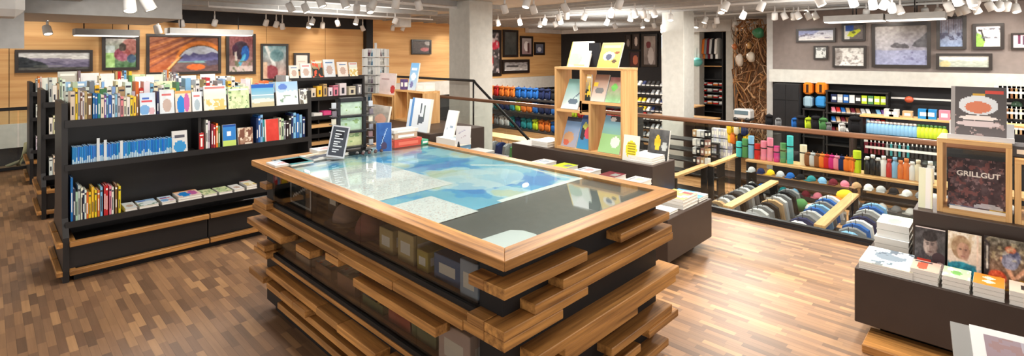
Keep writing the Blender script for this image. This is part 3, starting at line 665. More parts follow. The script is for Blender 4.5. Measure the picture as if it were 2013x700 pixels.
boxy(1.45, 1.66, .426, .2, .22, .2, (206, 186, 180), 'pinkish white printed box behind the lower side glass near the front')

# ---- things standing on the far end of the table
ZT = TZ
def tz(px, py): return pz(px, py, ZT)
u, v = tz(585, 322); flat_book(u - .16, v - .02, ZT, .24, .17, .012, gen_cover('pale', 12, 12, 3), 'white magazine lying on the far left corner of the table', rz=0, cat='magazine', name='magazine')
flat_book(1.66, 3.62, ZT, .3, .19, .014, gen_cover('photo', 14, 12, 7), 'thin grey magazine in front of the upright menu sign', rz=R(8), cat='magazine', name='magazine')
flat_book(1.47, 3.55, ZT, .16, .23, .012, gen_cover('plain', 12, 14, 17), 'dark folder on the left edge of the table glass', cat='magazine', name='magazine')
flat_book(1.78, 3.80, ZT, .24, .16, .03, gen_cover('pale', 12, 12, 21), 'white booklet stack behind the menu sign', cat='magazine', name='magazine')
# menu sign
t = empty('menu_sign', (1.80, 3.575, ZT), R(-38)); tag(t, 'narrow black sign with white frame and white writing lines on table', 'sign')
pp = Pic(14, 26, (70, 74, 84)).rect(.2, .62, .8, .9, (36, 38, 46))
for k in range(9): pp.rect(.22, .12 + k * .09, .5 + .28 * ((k * 7) % 3) / 2, .15 + k * .09, (226, 230, 236))
mb = MB(Matrix.Translation((0, 0, .012)) @ Matrix.Rotation(R(-14), 4, 'X') @ Matrix.Rotation(R(9), 4, 'Y')); mb.box(-.065, 0, 0, .065, .008, .235, (206, 208, 214)); mb.panel(-.055, .012, .055, .225, -.001, pp.I); mb.build('board', PRINT, parent=t)
mb = MB(); mb.box(-.06, .0, 0, .06, .09, .006); mb.box(-.02, .085, 0, .02, .09, .13); mb.build('stand', CHROME, parent=t)
# postcard rack on the table
t = empty('card_rack', (2.03, 3.76, ZT), R(-6)); tag(t, 'black wire card rack holding three pale green cards on the table', 'card rack')
mb = MB()
for sx in (-.105, .105): mb.box(sx - .012, -.02, 0, sx + .012, .03, .43)
mb.box(-.14, -.09, 0, .14, .09, .015); mb.box(-.117, -.02, .40, .117, .03, .43)
for z in (.03, .155, .28): mb.box(-.117, -.04, z, .117, .03, z + .012)
mb.build('stand', STEEL, parent=t)
for k, (c, z) in enumerate((((206, 214, 160), .045), ((186, 214, 186), .17), ((200, 222, 200), .295))):
    pk = Pic(16, 10, c).mott(5, .08, k).patch(4, .66, (150, 180, 120), k)
    mb = MB(); mb.box(-.088, 0, z, .088, .004, z + .1, c); mb.panel(-.086, z + .002, .086, z + .098, -.001, pk.I); mb.build('card', PRINT, parent=t)
for sx, rz_ in ((-.15, 1), (.15, -1)):
    mb = MB()
    for k in range(6): mb.box(sx - .02, -.06, .04 + k * .062, sx + .02, .02, .045 + k * .062, (60, 60, 62)); mb.box(sx - .016, -.045 + .01 * (k % 2), .045 + k * .062, sx + .016, -.03 + .01 * (k % 2), .088 + k * .062, [(214, 214, 216), (190, 150, 150), (150, 150, 160), (226, 220, 200), (120, 110, 120), (200, 206, 214)][k])
    mb.build('side_pockets', PLAST, parent=t)
mb = MB(); 
for k in range(14): mb.blob(-.12 + .018 * k, -.1 + .03 * math.sin(k * 2.1), .012, .014, .014, .012, [(40, 40, 44), (150, 150, 150), (90, 60, 60)][k % 3], seg=6, rings=4)
tag(mb.build('key_rings', PLAST, loc=(2.1, 3.68, ZT)), 'dark trinkets scattered at the foot of the card rack', 'trinkets', kind='stuff')
# blue folder and red / beige boxes
pp = Pic(16, 26, (44, 92, 160)).mott(4, .06, 3).line(.3, .2, .7, .8, .03, (150, 180, 214)).line(.6, .15, .4, .5, .03, (40, 60, 110)).ell(.5, .2, .2, .12, (70, 60, 90))
face_book(2.16, 3.60, ZT, .12, .23, .03, pp, 'blue upright calendar leaning at the far edge of the table', face=R(-30), tilt=14, cover=(200, 214, 230), edge=(220, 226, 232))
boxy(2.34, 3.62, ZT, .27, .13, .065, (196, 74, 58), 'red box at the far edge of the table, under the beige boxes', rz=R(-2), lab=(214, 110, 90))
boxy(2.35, 3.63, ZT + .066, .22, .12, .05, (190, 160, 136), 'beige box lying on the red box at the table edge', rz=R(-2))
boxy(2.34, 3.63, ZT + .117, .24, .12, .03, (216, 206, 196), 'pale flat box on top of the red and beige boxes', rz=R(-2))
boxy(2.60, 3.60, ZT, .07, .1, .04, (60, 150, 116), 'small green box beside the red box on the table')

# ================================================================== BOOKCASES (double sided)
def gondola(V0, label):
    t = empty('bookcase', (1.475, V0 + .4, 0)); tag(t, label, 'bookcase')
    hu = 1.025
    def part(n, mb, m): return mb.build(n, m, parent=t)
    poly = [(-.39, .0), (-.39, .36), (-.30, .5), (-.28, 1.44), (.28, 1.44), (.30, .5), (.39, .36), (.39, 0)]
    for s in (-1, 1):
        mb = MB(Matrix.Translation((s * hu, 0, 0)) @ Matrix.Rotation(R(90), 4, 'Z')); mb.prism(poly, -.02, .02); part('end_panel', mb, BLACK)
    part('back_panel', MB().box(-hu, -.02, .3, hu, .02, 1.42), BLACK)
    part('divider', MB().box(-.055, -.26, .90, -.03, .26, 1.27), BLACK)
    for s in (-1, 1):
        y0, y1 = (-.29, 0) if s < 0 else (0, .29)
        mb = MB(); mb.box(-hu, y0, 1.255, hu, y1, 1.275); mb.box(-hu, s * .29 - .008, 1.24, hu, s * .29 + .008, 1.30); part('shelf', mb, BLACK)
        y0, y1 = (-.30, 0) if s < 0 else (0, .30)
        mb = MB(); mb.box(-hu, y0, .90, hu, y1, .92); mb.box(-hu, s * .30 - .006, .885, hu, s * .30 + .006, .935); part('shelf', mb, BLACK)
        y0, y1 = (-.34, 0) if s < 0 else (0, .34)
        mb = MB(); mb.box(-hu, y0, .44, hu, y1, .46); mb.box(-hu, s * .34 - .006, .425, hu, s * .34 + .006, .475); part('shelf', mb, BLACK)
        for a, b in ((-hu + .02, -.005), (.005, hu - .02)):
            cabn = part('base_cabinet', MB().box(a, min(s * .36, 0), .1, b, max(s * .36, 0), .29), BLACK)
            for z in (.29, .06):
                MB().box(a, s * .41 - .022, z, b, s * .41 + .022, z + .042, bev=.004).build('wood_edge', OAKU, parent=cabn)
        for z in (.29, .06):
            for uu in (-hu + .04, hu - .04): part('wood_edge', MB().box(uu - .02, min(s * .02, s * .39), z, uu + .02, max(s * .02, s * .39), z + .04, bev=.003), OAKV)
            part('wood_edge', MB().box(-hu - .06, min(s * .02, s * .41), z, -hu - .021, max(s * .02, s * .41), z + .04, bev=.003), OAKV)
        part('plinth', MB().box(-hu + .05, min(s * .36, 0), 0, hu - .05, max(s * .36, 0), .1), CORE)
    return t
gondola(5.44, 'black double bookcase in front, left of the map table')
gondola(7.7, 'black bookcase directly behind the front left one')
gondola(9.9, 'black bookcase farthest back, beside the left railing')

# front bookcase, top row: spines then face-out covers
V1 = 5.575; Z1 = 1.276
top = [(138, 148, 186, 'cream'), (148, 153, 180, 'yellow'), (153, 158, 183, 'light grey'), (158, 162, 190, 'brown'), (162, 166, 188, 'white'), (166, 172, 186, 'tan'), (172, 181, 190, 'brown'), (182, 187, 189, 'blue'), (187, 192, 191, 'blue'),
       (192, 198, 190, 'teal'), (198, 205, 193, 'cream'), (205, 209, 194, 'purple'), (209, 213, 190, 'light blue'), (213, 220, 193, 'blue'), (220, 226, 194, 'white'), (226, 231, 192, 'light blue'), (231, 237, 190, 'light grey'), (237, 243, 196, 'pink'), (243, 249, 198, 'cream'), (249, 256, 197, 'white'), (256, 262, 194, 'yellow'), (262, 268, 196, 'yellow'), (268, 273, 196, 'brown'), (308, 313, 186, 'navy')]
def colour_of(n): return n
for i, (a, b, yt, cn) in enumerate(top):
    ua, ub = pV(a, 200, V1)[0], pV(b, 200, V1)[0]; zt = pV((a + b) / 2, yt - 6, V1)[1]
    spine_book(ua + .001, V1, Z1, max(.012, ub - ua - .003), .17, zt - Z1, cn, '%s spined book on the top shelf of the front left bookcase, %s from left' % (cn, ordn(i)), 'upright books on the top shelf of the front bookcase')
fo = [(275, 307, 182, 'titled', 'white cover with red title and blue swirl'), (314, 344, 176, 'pale', 'plain pale cover'), (345, 377, 178, 'figure', 'cover with blue and purple figures'), (378, 398, 180, 'pale', 'narrow white cover'),
      (401, 446, 168, 'sand', 'yellow and white landscape cover'), (449, 491, 170, 'map', 'green map cover'), (495, 540, 165, 'beach', 'bright blue beach cover'), (544, 587, 160, 'ice', 'pale blue snow cover'), (590, 608, 174, 'photo', 'dark grey cover')]
for i, (a, b, yt, st, d) in enumerate(fo):
    ua, ub = pV(a, 200, V1)[0], pV(b, 200, V1)[0]; zt = pV((a + b) / 2, yt, V1)[1]
    face_book(ua, V1 - .01, Z1, ub - ua - .004, zt - Z1, .02, gen_cover(st, 20, 26, i + 3), 'book with %s facing out on the top shelf' % d, 'face-out books on the top shelf of the front bookcase', tilt=8)
# back row of the front bookcase
x = .48; i = 0
cyc = ['white', 'light grey', 'cream', 'green', 'white', 'light blue', 'orange', 'tan', 'white', 'grey', 'pale green', 'cream', 'red', 'white', 'light blue', 'yellow', 'grey']
while x < 2.44:
    w = random.choice((.02, .028, .036, .05)); cn = cyc[(i * 5 + i // 3) % len(cyc)]
    spine_book(x, 5.86, Z1, w - .003, .16, random.uniform(.22, .33), cn, '%s book in the rear row on top of the front bookcase, %s from left' % (cn, ordn(i)), 'rear row of books on the front bookcase')
    x += w; i += 1
# second and third bookcases top rows
for V0, nm, q in ((7.7, 'second bookcase back', 3), (9.9, 'farthest bookcase', 5)):
    x = .50; i = 0
    while x < 2.44:
        r_ = random.random()
        if r_ < .3:
            w = random.uniform(.16, .24)
            if x + w > 2.46: break
            face_book(x, V0 + .14, Z1, w, random.uniform(.22, .32), .02, gen_cover(random.choice(['pale', 'map', 'photo', 'pale', 'sand']), 8, 10, i + 60), 'book facing out on top of the %s, %s from left' % (nm, ordn(i)), 'books on top of the ' + nm, tilt=8, parts=False)
            x += w + .01
        else:
            w = random.choice((.022, .03, .04)); cn = cyc[(i * q + 1) % len(cyc)]
            spine_book(x, V0 + .14, Z1, w - .003, .17, random.uniform(.2, .32), cn, '%s spined book on top of the %s, %s from left' % (cn, nm, ordn(i)), 'books on top of the ' + nm); x += w
        i += 1
    for zz, zn in ((.921, 'middle'), (.461, 'lower')):
        for k in range(5):
            cn = ['white', 'cream', 'light blue', 'grey', 'tan'][k]
            spine_book(.50 + k * .035, V0 + .12, zz, .03, .18, .2 + .02 * (k % 3), cn, '%s book at the left end of the %s shelf, %s' % (cn, zn, nm), 'books at the left end of the ' + nm)
# blue booklets on the middle shelf
V2 = 5.56; Z2 = .921
ua, ub = pV(142, 300, V2)[0], pV(345, 290, V2)[0]; n = 62
for i in range(n):
    w = (ub - ua) / n; c = (20 + random.randint(0, 40), 118 + random.randint(-10, 24), 196 + random.randint(-6, 20)); hh = .15 + random.uniform(-.004, .006)
    mb = MB(); mb.box(0, 0, 0, w * .86, .11, hh, c); mb.box(w * .1, -.0006, .006, w * .76, 0, random.uniform(.03, .075), (200, 228, 240)); mb.box(.0008, .002, hh, w * .86 - .0008, .108, hh + .0008, (180, 214, 240))
    tag(mb.build('booklet', PRINT, loc=(ua + i * w, V2, Z2)), 'thin blue spined booklet in the blue row, %s from left' % ordn(i), 'booklet', 'thin blue booklets on the middle shelf')
for k, px in enumerate((190, 204, 236)):
    u = pV(px, 300, V2)[0]; tag(MB().box(0, 0, 0, .02, .002, .21 - .02 * k, (214, 222, 226)).build('divider_card', PLAST, loc=(u, V2 - .004, Z2)), 'white divider card in the blue booklets, %s from left' % ordn(k), 'divider card', 'white divider cards among blue booklets')
ua, ub = pV(338, 280, V2)[0], pV(368, 280, V2)[0]
face_book(ua, V2 - .02, Z2, ub - ua, .21, .02, Pic(12, 16, (208, 208, 206)).rect(.2, .7, .8, .82, (80, 80, 90)).ell(.5, .3, .4, .25, (50, 140, 200)), 'grey cover book at the right end of the blue booklets', tilt=8)
mid = [(392, 401, 262, 'red'), (405, 409, 236, 'white'), (409, 413, 238, 'light grey'), (415, 420, 244, 'maroon'), (420, 424, 246, 'red'), (425, 429, 243, 'orange'), (429, 433, 248, 'green'), (504, 508, 232, 'navy'), (508, 512, 228, 'blue'), (512, 517, 226, 'light blue'), (517, 520, 236, 'teal'), (549, 553, 232, 'cream'), (553, 558, 234, 'pale green'), (558, 562, 238, 'grey'), (563, 568, 238, 'black'), (568, 573, 228, 'black'), (573, 577, 224, 'navy'), (577, 582, 222, 'light blue'), (583, 588, 224, 'blue'), (589, 594, 226, 'light blue'), (595, 600, 230, 'navy')]
for i, (a, b, yt, cn) in enumerate(mid):
    ua, ub = pV(a, 200, V2)[0], pV(b, 200, V2)[0]; zt = min(1.23, pV(a, yt, V2)[1])
    spine_book(ua, V2, Z2, max(.012, ub - ua - .002), .17, zt - Z2, cn, '%s spined book right of the divider on the middle shelf, %s from left' % (cn, ordn(i)), 'books right of the divider on the middle shelf')
for i, (a, b, yt, pc_, d) in enumerate(((438, 464, 246, Pic(16, 20, (40, 120, 196), (50, 130, 206)).rect(0, 0, 1, .28, (190, 214, 110)).rect(.3, .5, .6, .7, (230, 240, 250)).rect(0, .9, 1, 1, (24, 80, 160)), 'blue cover with green foot'),
                                      (468, 497, 252, Pic(16, 20, (150, 110, 90), (206, 186, 160)).patch(4, .5, (120, 76, 60), 4).patch(5, .6, (226, 210, 190), 7), 'brown and beige cover'), (521, 548, 235, Pic(16, 22, (212, 62, 50)).rect(0, 0, .08, 1, (226, 226, 220)).rect(0, 0, 1, .06, (230, 200, 190)).mott(4, .06, 3), 'plain red cover'))):
    ua, ub = pV(a, 200, V2)[0], pV(b, 200, V2)[0]; zt = pV(a, yt, V2)[1]
    face_book(ua, V2 - .01, Z2, ub - ua, zt - Z2, .025, pc_, 'book with %s on the middle shelf' % d, tilt=6)
# low shelf
V3 = 5.52; Z3 = .461
low = [(133, 138, 350, 'blue'), (138, 142, 372, 'navy'), (143, 148, 378, 'pale green'), (148, 154, 365, 'light grey'), (154, 157, 370, 'white'), (157, 161, 374, 'navy'), (161, 165, 374, 'white'), (165, 170, 378, 'orange'), (170, 176, 378, 'yellow'), (176, 182, 368, 'yellow'), (182, 188, 374, 'yellow'), (188, 194, 374, 'orange'),
       (194, 200, 368, 'light blue'), (201, 205, 366, 'red'), (205, 211, 364, 'red'), (212, 217, 366, 'pink'), (217, 222, 368, 'white'), (224, 231, 362, 'brown'), (231, 238, 366, 'yellow')]
for i, (a, b, yt, cn) in enumerate(low):
    a = max(a, 139 + (a - 133) * .96); ua, ub = pV(a, 200, V3)[0], pV(max(b, a + 4), 200, V3)[0]; zt = pV(b, yt, V3)[1]
    spine_book(ua, V3, Z3, max(.014, ub - ua - .002), .17, zt - Z3, cn, '%s spined book on the lowest shelf of the front bookcase, %s from left' % (cn, ordn(i)), 'upright books on the lowest shelf')
st = [(246, 272, 'pale', 2), (274, 314, 'ice', 2), (318, 348, 'titled', 2), (350, 398, 'figure', 3), (400, 428, 'map', 2), (430, 458, 'map', 2), (460, 482, 'pale', 2), (484, 506, 'sand', 3)]
for i, (a, b, sty, n) in enumerate(st):
    ua, ub = pV(a, 200, V3)[0], pV(b, 200, V3)[0]
    for k in range(n):
        flat_book(ua, V3 - .02, Z3 + k * .02, ub - ua - .01, .23, .019, gen_cover(sty, 10, 10, i * 3 + k), 'book lying in the %s flat pile right of the upright ones, %s' % (ordn(i), ['bottom', 'middle' if n == 3 else 'top', 'top'][k]), 'flat book piles on the lowest shelf')

# ------------------------------------------------------------------ bookcase against the rail, right of the front one
VB = 7.75
ub0, ub1 = pV(560, 150, VB)[0], pV(716, 150, VB)[0]
t = empty('bookshelf', ((ub0 + ub1) / 2, VB + .2, 0)); tag(t, 'black single sided bookshelf with white face-out books on top', 'bookcase'); hw = (ub1 - ub0) / 2
MB().box(-hw, .16, 0, hw, .2, 1.5).build('back_panel', BLACK, parent=t)
for s in (-1, 1): MB().box(s * hw - .02, -.18, 0, s * hw + .02, .2, 1.46).build('side_panel', BLACK, parent=t)
MB().box(-.12, -.15, 0, -.1, .18, 1.3).build('divider', BLACK, parent=t)
for z in (1.48, 1.16, .86, .58, .3): 
    mb = MB(); mb.box(-hw, -.2, z - .03, hw, .18, z); mb.box(-hw, -.21, z - .045, hw, -.2, z + .015); mb.build('shelf', BLACK, parent=t)
for z in (.72, .45, .12): MB().box(-hw + .02, -.2, z - .03, hw - .02, .15, z + .02).build('wood_shelf', LIGHTU, parent=t)
for i, (a, b, yt, st_) in enumerate(((569, 588, 128, 'pale'), (591, 613, 124, 'pale'), (614, 636, 118, 'photo'), (637, 660, 116, 'pale'), (664, 685, 121, 'pale'), (687, 704, 122, 'sand'))):
    ua, ub = pV(a, 150, VB)[0], pV(b, 150, VB)[0]; zt = pV(b, yt, VB)[1]
    face_book(ua, VB - .02, 1.481, ub - ua - .01, zt - 1.481, .02, gen_cover(st_, 12, 14, 30 + i), 'face-out book on top of the single black bookshelf, %s from left' % ordn(i), 'face-out books on the single black bookshelf')
for i, (a, b, cn) in enumerate(((612, 622, 'cream'), (624, 634, 'yellow'), (636, 644, 'tan'), (646, 655, 'white'), (656, 666, 'pink'), (668, 682, 'white'), (686, 700, 'cream'), (703, 712, 'grey'))):
    ua, ub = pV(a, 180, VB)[0], pV(b, 180, VB)[0]
    spine_book(ua, VB, 1.161, ub - ua - .01, .16, .15 + .03 * (i % 3), cn, '%s booklet on the second shelf of the single bookshelf, %s from left' % (cn, ordn(i)), 'booklets on the second shelf of the single bookshelf')
boxy(pV(617, 220, VB)[0], VB, .861, .14, .15, .06, (222, 220, 218), 'white box on the third shelf of the single bookshelf')
boxy(pV(636, 220, VB)[0], VB, .861, .13, .15, .08, (214, 70, 130), 'bright pink box on the third shelf of the single bookshelf', lab=(220, 90, 140))
# dark red display block left of it
boxy(pV(518, 150, 8.4)[0], 8.4, .0, .45, .3, 1.36, (84, 50, 44), 'dark red brown display pillar between the bookcases', name='display_pillar', cat='display stand', lab=(110, 70, 60))

# ------------------------------------------------------------------ postcard spinner
t = empty('postcard_spinner', (4.80, 8.02, 0)); t.scale = (1.12, 1.12, 1.0); tag(t, 'tall white wire postcard spinner left of the big grey column', 'card spinner')
MB().tube([(0, 0, 0), (0, 0, 2.04)], .02, 8, (220, 220, 216)).build('pole', WHITE, parent=t)
MB().lathe([(.2, 0), (.2, .03), (.03, .05)], 20).build('base', WHITE, parent=t)
for k in range(4):
    mb = MB(Matrix.Rotation(R(k * 90 + 20), 4, 'Z'))
    for j in range(9):
        z = .55 + j * .155
        mb.box(-.13, -.165, z, .13, -.155, z + .012, (215, 215, 212)); mb.box(-.13, -.16, z, -.125, -.05, z + .14, (215, 215, 212)); mb.box(.125, -.16, z, .13, -.05, z + .14, (215, 215, 212))
    mb.build('wire_panel', PLAST, parent=t)
    for j in range(9):
        z = .56 + j * .155
        for s in (-.065, .065):
            c = random.choice([(90, 150, 190), (200, 210, 214), (150, 120, 150), (226, 220, 206), (130, 140, 140), (190, 190, 196), (110, 60, 90)])
            pk = Pic(5, 6, c, (225, 225, 222)).mount(.3, .3, tuple(int(x * .7) for x in c), j)
            m2 = MB(Matrix.Rotation(R(k * 90 + 20), 4, 'Z') @ Matrix.Translation((s, -.13, z)) @ Matrix.Rotation(R(-16), 4, 'X')); m2.box(-.062, 0, 0, .062, .004, .145, (200, 200, 198)); m2.panel(-.058, .003, .058, .142, -.001, pk.I); m2.build('postcard', PRINT, parent=t)

# ================================================================== STEPPED PLINTHS
def plinth(name, u0, u1, v0, v1, z0, z1, label, foot=True):
    t = empty(name, ((u0 + u1) / 2, (v0 + v1) / 2, 0)); tag(t, label, 'display plinth'); a, b = (u1 - u0) / 2, (v1 - v0) / 2
    MB().box(-a, -b, z0, a, b, z1, bev=.004).build('body', BROWNB, parent=t)
    if foot: MB().box(-a + .12, -b + .12, 0, a - .12, b - .12, z0).build('foot', CORE, parent=t)
    return t
plinth('display_plinth', 3.95, 4.83, 2.03, 4.25, .1, .465, 'low dark brown plinth behind the map table, lower step')
plinth('display_plinth', 4.32, 4.76, 2.37, 4.2, .465, .80, 'dark brown upper step carrying the wooden cube shelf, centre', False)
plinth('display_plinth', 3.96, 4.85, -3.0, .72, .1, .45, 'low dark brown plinth at the right with book piles')
plinth('display_plinth', 4.36, 4.80, -3.0, .46, .45, .80, 'dark brown upper step at the far right carrying cube frames', False)
plinth('display_plinth', 3.95, 4.6, 4.5, 5.28, .1, .56, 'lower grey brown plinth in front of the big grey column')
plinth('display_plinth', 3.95, 4.9, 5.3, 7.6, .1, .82, 'tall plinth left of the grey column with wooden cubes and papers')
tag(MB().box(0, 0, 0, .28, 3.35, .05, bev=.004).build('wooden_podium', OAKV, loc=(3.78, -2.7, 0)), 'low wooden podium under the right plinth on the floor', 'podium')

# wooden cube shelf
SU, SV0, SV1, SZ = 4.42, 2.75, 3.63, .80
t = empty('cube_shelf', (SU, SV1, SZ), R(-90)); tag(t, 'light wooden cube shelf with offset compartments on the centre plinth', 'shelf')
Wd, Hh, Dp, k = .88, .905, .28, .028
def sb(n, x0, z0, x1, z1, m, y0=0, y1=None): MB().box(x0, y0, z0, x1, Dp if y1 is None else y1, z1, bev=.002).build(n, m, parent=t)
sb('side_board', 0, 0, k, Hh - k, LIGHTZ); sb('side_board', Wd - k, 0, Wd, Hh - k, LIGHTZ); sb('top_board', -.003, Hh - k, Wd + .003, Hh, LIGHTV); sb('bottom_board', k, 0, Wd - k, k, LIGHTV)
sb('divider', .345, .44, .345 + k, Hh - k, LIGHTZ); sb('shelf_board', k, .44 - k, .345 + k, .44, LIGHTV); sb('shelf_board', .345 + k, .52, Wd - k, .52 + k, LIGHTV); sb('divider', .345, .40, .345 + k, .52 + k, LIGHTZ)
sb('divider', .46, k, .46 + k, .52, LIGHTZ); sb('shelf_board', .345 + k, .40, .46, .40 + k, LIGHTV)
def in_shelf(x, z, w, h, pic, label, tilt=14, y=.03, name='book'):
    """book leaning on a light wooden wedge board of the shelf"""
    mb = MB(Matrix.Translation((x + w * .1, y + .02, z)) @ Matrix.Rotation(R(-tilt), 4, 'X')); mb.box(0, .002, .012, w * .8, .012, h * .9); mb.build('wedge_board', LIGHTZ, parent=t)
    return face_book(SU + y, SV1 - x, SZ + z + .001, w, h, .015, pic, label, face='U', tilt=tilt, name=name)
mt = Pic(22, 30, (206, 224, 214), (232, 238, 238)).poly([(.1, 1), (.5, .3), (.9, 1)], (238, 242, 244)).ell(.3, .3, .35, .25, (150, 180, 160), .7).rect(.0, 0, .06, 1, (226, 200, 110)).rect(.3, .05, .8, .1, (230, 210, 140))
in_shelf(.13, Hh, .29, .30, mt, 'pale mountain cover book on the cube shelf, left of two', 22, .05)
mt = Pic(22, 28, (232, 200, 96), (230, 206, 130)).ell(.45, .45, .28, .18, (226, 222, 210)).ell(.45, .42, .14, .12, (90, 96, 120)).ell(.8, .6, .1, .06, (150, 90, 60)).ell(.75, .25, .12, .06, (100, 80, 60)).rect(.1, .78, .9, .9, (236, 214, 170))
in_shelf(.53, Hh, .26, .285, mt, 'yellow poster book on the cube shelf, right of two', 24, .05)
tag(MB().box(0, 0, 0, .02, .14, .26, (34, 34, 40)).build('book', PRINT, loc=(SU + .12, SV1 - .52, SZ + Hh)), 'black book standing between the two cover books on the shelf', 'book')
in_shelf(.07, .445, .23, .36, Pic(18, 24, (228, 236, 236), (130, 190, 190)).ell(.6, .25, .3, .1, (90, 110, 130)).poly([(.5, .3), (.9, .5), (.9, .6)], (100, 120, 140)), 'white and turquoise cover book in the upper left compartment', 27, .02)
in_shelf(.39, .55, .07, .28, gen_cover('photo', 8, 14, 91), 'narrow dark cover book in the upper right compartment', 8)
in_shelf(.47, .55, .17, .30, Pic(16, 20, (224, 214, 204), (150, 110, 90)).rect(0, .55, .3, .7, (230, 190, 60)).ell(.5, .4, .3, .12, (120, 120, 120)), 'white and brown cover book in the upper right compartment', 22, .02)
in_shelf(.65, .55, .18, .28, Pic(16, 20, (150, 206, 150), (170, 110, 110)).ell(.4, .6, .2, .15, (110, 190, 90)).mott(4, .12, 3), 'green and red cover book in the upper right compartment', 25, .02)
in_shelf(.07, .03, .2, .34, Pic(16, 22, (170, 160, 170), (110, 160, 214)).ell(.4, .3, .35, .2, (196, 150, 110)).rect(0, .85, 1, 1, (60, 70, 90)).ell(.3, .15, .2, .1, (200, 90, 60)), 'blue sky cover book in the lower left compartment', 24, .02)
in_shelf(.285, .03, .16, .36, Pic(16, 22, (60, 150, 196), (70, 96, 160)).ell(.3, .5, .2, .25, (40, 40, 50)).ell(.7, .5, .25, .2, (214, 70, 90)).ell(.4, .7, .2, .1, (196, 200, 90)), 'blue and red cover book in the lower left compartment', 20, .02)
in_shelf(.56, .03, .26, .40, Pic(20, 26, (150, 204, 130), (120, 170, 214)).rect(0, 0, 1, .5, (160, 208, 140)).ell(.7, .3, .2, .15, (226, 232, 226)).ell(.6, .95, .35, .12, (60, 56, 60)).ell(.4, .9, .15, .06, (220, 220, 220)), 'large green and blue cover book in the lower right compartment', 24, .02)
# around it on the plinth
def onpl(px, py, z): return pz(px, py, z)
u, v = pU(1228, 305, 4.40)[0], 0
pp = Pic(16, 20, (236, 236, 226)).ell(.55, .45, .36, .34, (244, 226, 60))
for kk in range(5): pp.rect(.3, .25 + kk * .1, .8, .28 + kk * .1, (150, 130, 40), .8)
face_book(4.38, 2.735, .801, .17, .25, .02, pp, 'white book with yellow disc at the right end of the cube shelf', face='U', tilt=8)
face_book(4.62, 2.60, .801, .22, .30, .02, Pic(20, 22, (58, 58, 60), (84, 86, 88)).ell(.45, .55, .14, .25, (220, 180, 50)).ell(.8, .45, .14, .14, (170, 176, 176)).mott(5, .1, 2), 'black book with golden emblem behind the white paper stack', face='U', tilt=12)
for kk in range(3): flat_book(4.36 + .01 * kk, 2.40 + .005 * kk, .801 + kk * .02, .34, .26, .018, gen_cover('pale', 12, 10, kk + 4), 'white paper block at the right end of the centre plinth, %s' % ['bottom', 'middle', 'top'][kk], 'white paper blocks on the centre plinth', cat='booklet', name='booklet')
for kk in range(2): flat_book(4.36, 3.68, .801 + kk * .03, .3, .24, .028, gen_cover('pale', 12, 10, kk + 9), 'white book pile left of the cube shelf, %s' % ['bottom', 'top'][kk])
# books lying on the lower step
for i, px in enumerate((1052, 1092, 1135, 1182, 1232)):
    a, b = pU(px, 330, 4.08)[0], pU(px + 36, 340, 4.08)[0]
    w = min(.2, (a - b))
    for kk in range(6): flat_book(4.0, a - w, .466 + kk * .042, .2, w - .02, .04, gen_cover('plain' if kk == 5 and i % 2 else 'pale', 8, 8, i * 5 + kk), 'book in the %s pile from the left behind the map table, %s from bottom' % (ordn(i), ordn(kk)), 'book piles on the lower step behind the map table')
for kk in range(3): flat_book(3.99, 2.33, .466 + kk * .055, .23, .28, .053, gen_cover('pale', 8, 8, 77 + kk), 'white book in the wide pile at the end of the lower step, ' + ['bottom', 'middle', 'top'][kk], 'white book pile on the lower step')
for kk in range(3): flat_book(4.3, 2.06, .466 + kk * .03, .3, .24, .028, Pic(12, 10, (236, 214, 110)).patch(4, .5, (236, 226, 200), kk).ell(.8, .3, .15, .2, (220, 70, 70)), 'yellow patterned book at the end of the lower step, ' + ['bottom', 'middle', 'top'][kk], 'yellow book pile on the lower step')
for kk in range(2): flat_book(4.62, 2.06, .466 + kk * .02, .2, .3, .018, Pic(14, 12, (70, 150, 210)).mott(4, .15, kk).rect(.6, 0, 1, .4, (226, 230, 236)), 'bright blue magazine at the corner of the low plinth, ' + ['bottom', 'top'][kk], 'blue magazines on the low plinth', cat='magazine', name='magazine')
flat_book(4.0, 2.08, .466, .24, .22, .02, gen_cover('pale', 12, 10, 5), 'white leaflet book half hidden behind the table corner')

# left plinth: wooden cubes, papers
def low_cube(va, cw, ch, label, dv=None, z0=.82):
    t = empty('wooden_cube', (4.42, va, z0), R(-90)); tag(t, label, 'shelf'); k = .025
    MB().box(0, 0, 0, k, .3, ch).build('side_board', LIGHTZ, parent=t); MB().box(cw - k, 0, 0, cw, .3, ch).build('side_board', LIGHTZ, parent=t)
    MB().box(0, 0, ch, cw, .3, ch + k).build('top_board', LIGHTV, parent=t); MB().box(k, 0, 0, cw - k, .3, k).build('bottom_board', LIGHTV, parent=t)
    MB().box(k, .28, k, cw - k, .3, ch).build('back_board', LIGHTV, parent=t)
    if dv: MB().box(dv, .0, k, dv + .03, .28, ch).build('divider', LIGHTZ, parent=t)
low_cube(6.84, .76, .45, 'light wooden open cube with leaflets on top left of the column', .34)
low_cube(7.5, .62, .35, 'lower wooden cube under the pale notice sheet beside the spinner')
z = .82 + .45 + .026
a = Pic(12, 22, (200, 214, 226), (110, 170, 220)).ell(.5, .5, .3, .15, (230, 240, 246)).ell(.4, .2, .2, .12, (120, 120, 170)).rect(.2, .74, .8, .8, (230, 240, 250))
face_book(4.5, 6.60, z, .21, .42, .02, a, 'light blue advertising card standing on the wooden cube', face='U', tilt=10)
boxy(4.46, 6.12, z, .2, .2, .12, (222, 220, 214), 'white carton beside the blue card on the wooden cube')
boxy(4.46, 6.64, z, .08, .1, .16, (90, 70, 120), 'small purple box left of the blue card on the wooden cube')
pk = Pic(18, 16, (222, 206, 204)).mott(5, .05, 3).ell(.85, .25, .15, .2, (190, 60, 60)).rect(.1, .7, .6, .74, (160, 120, 120), .6)
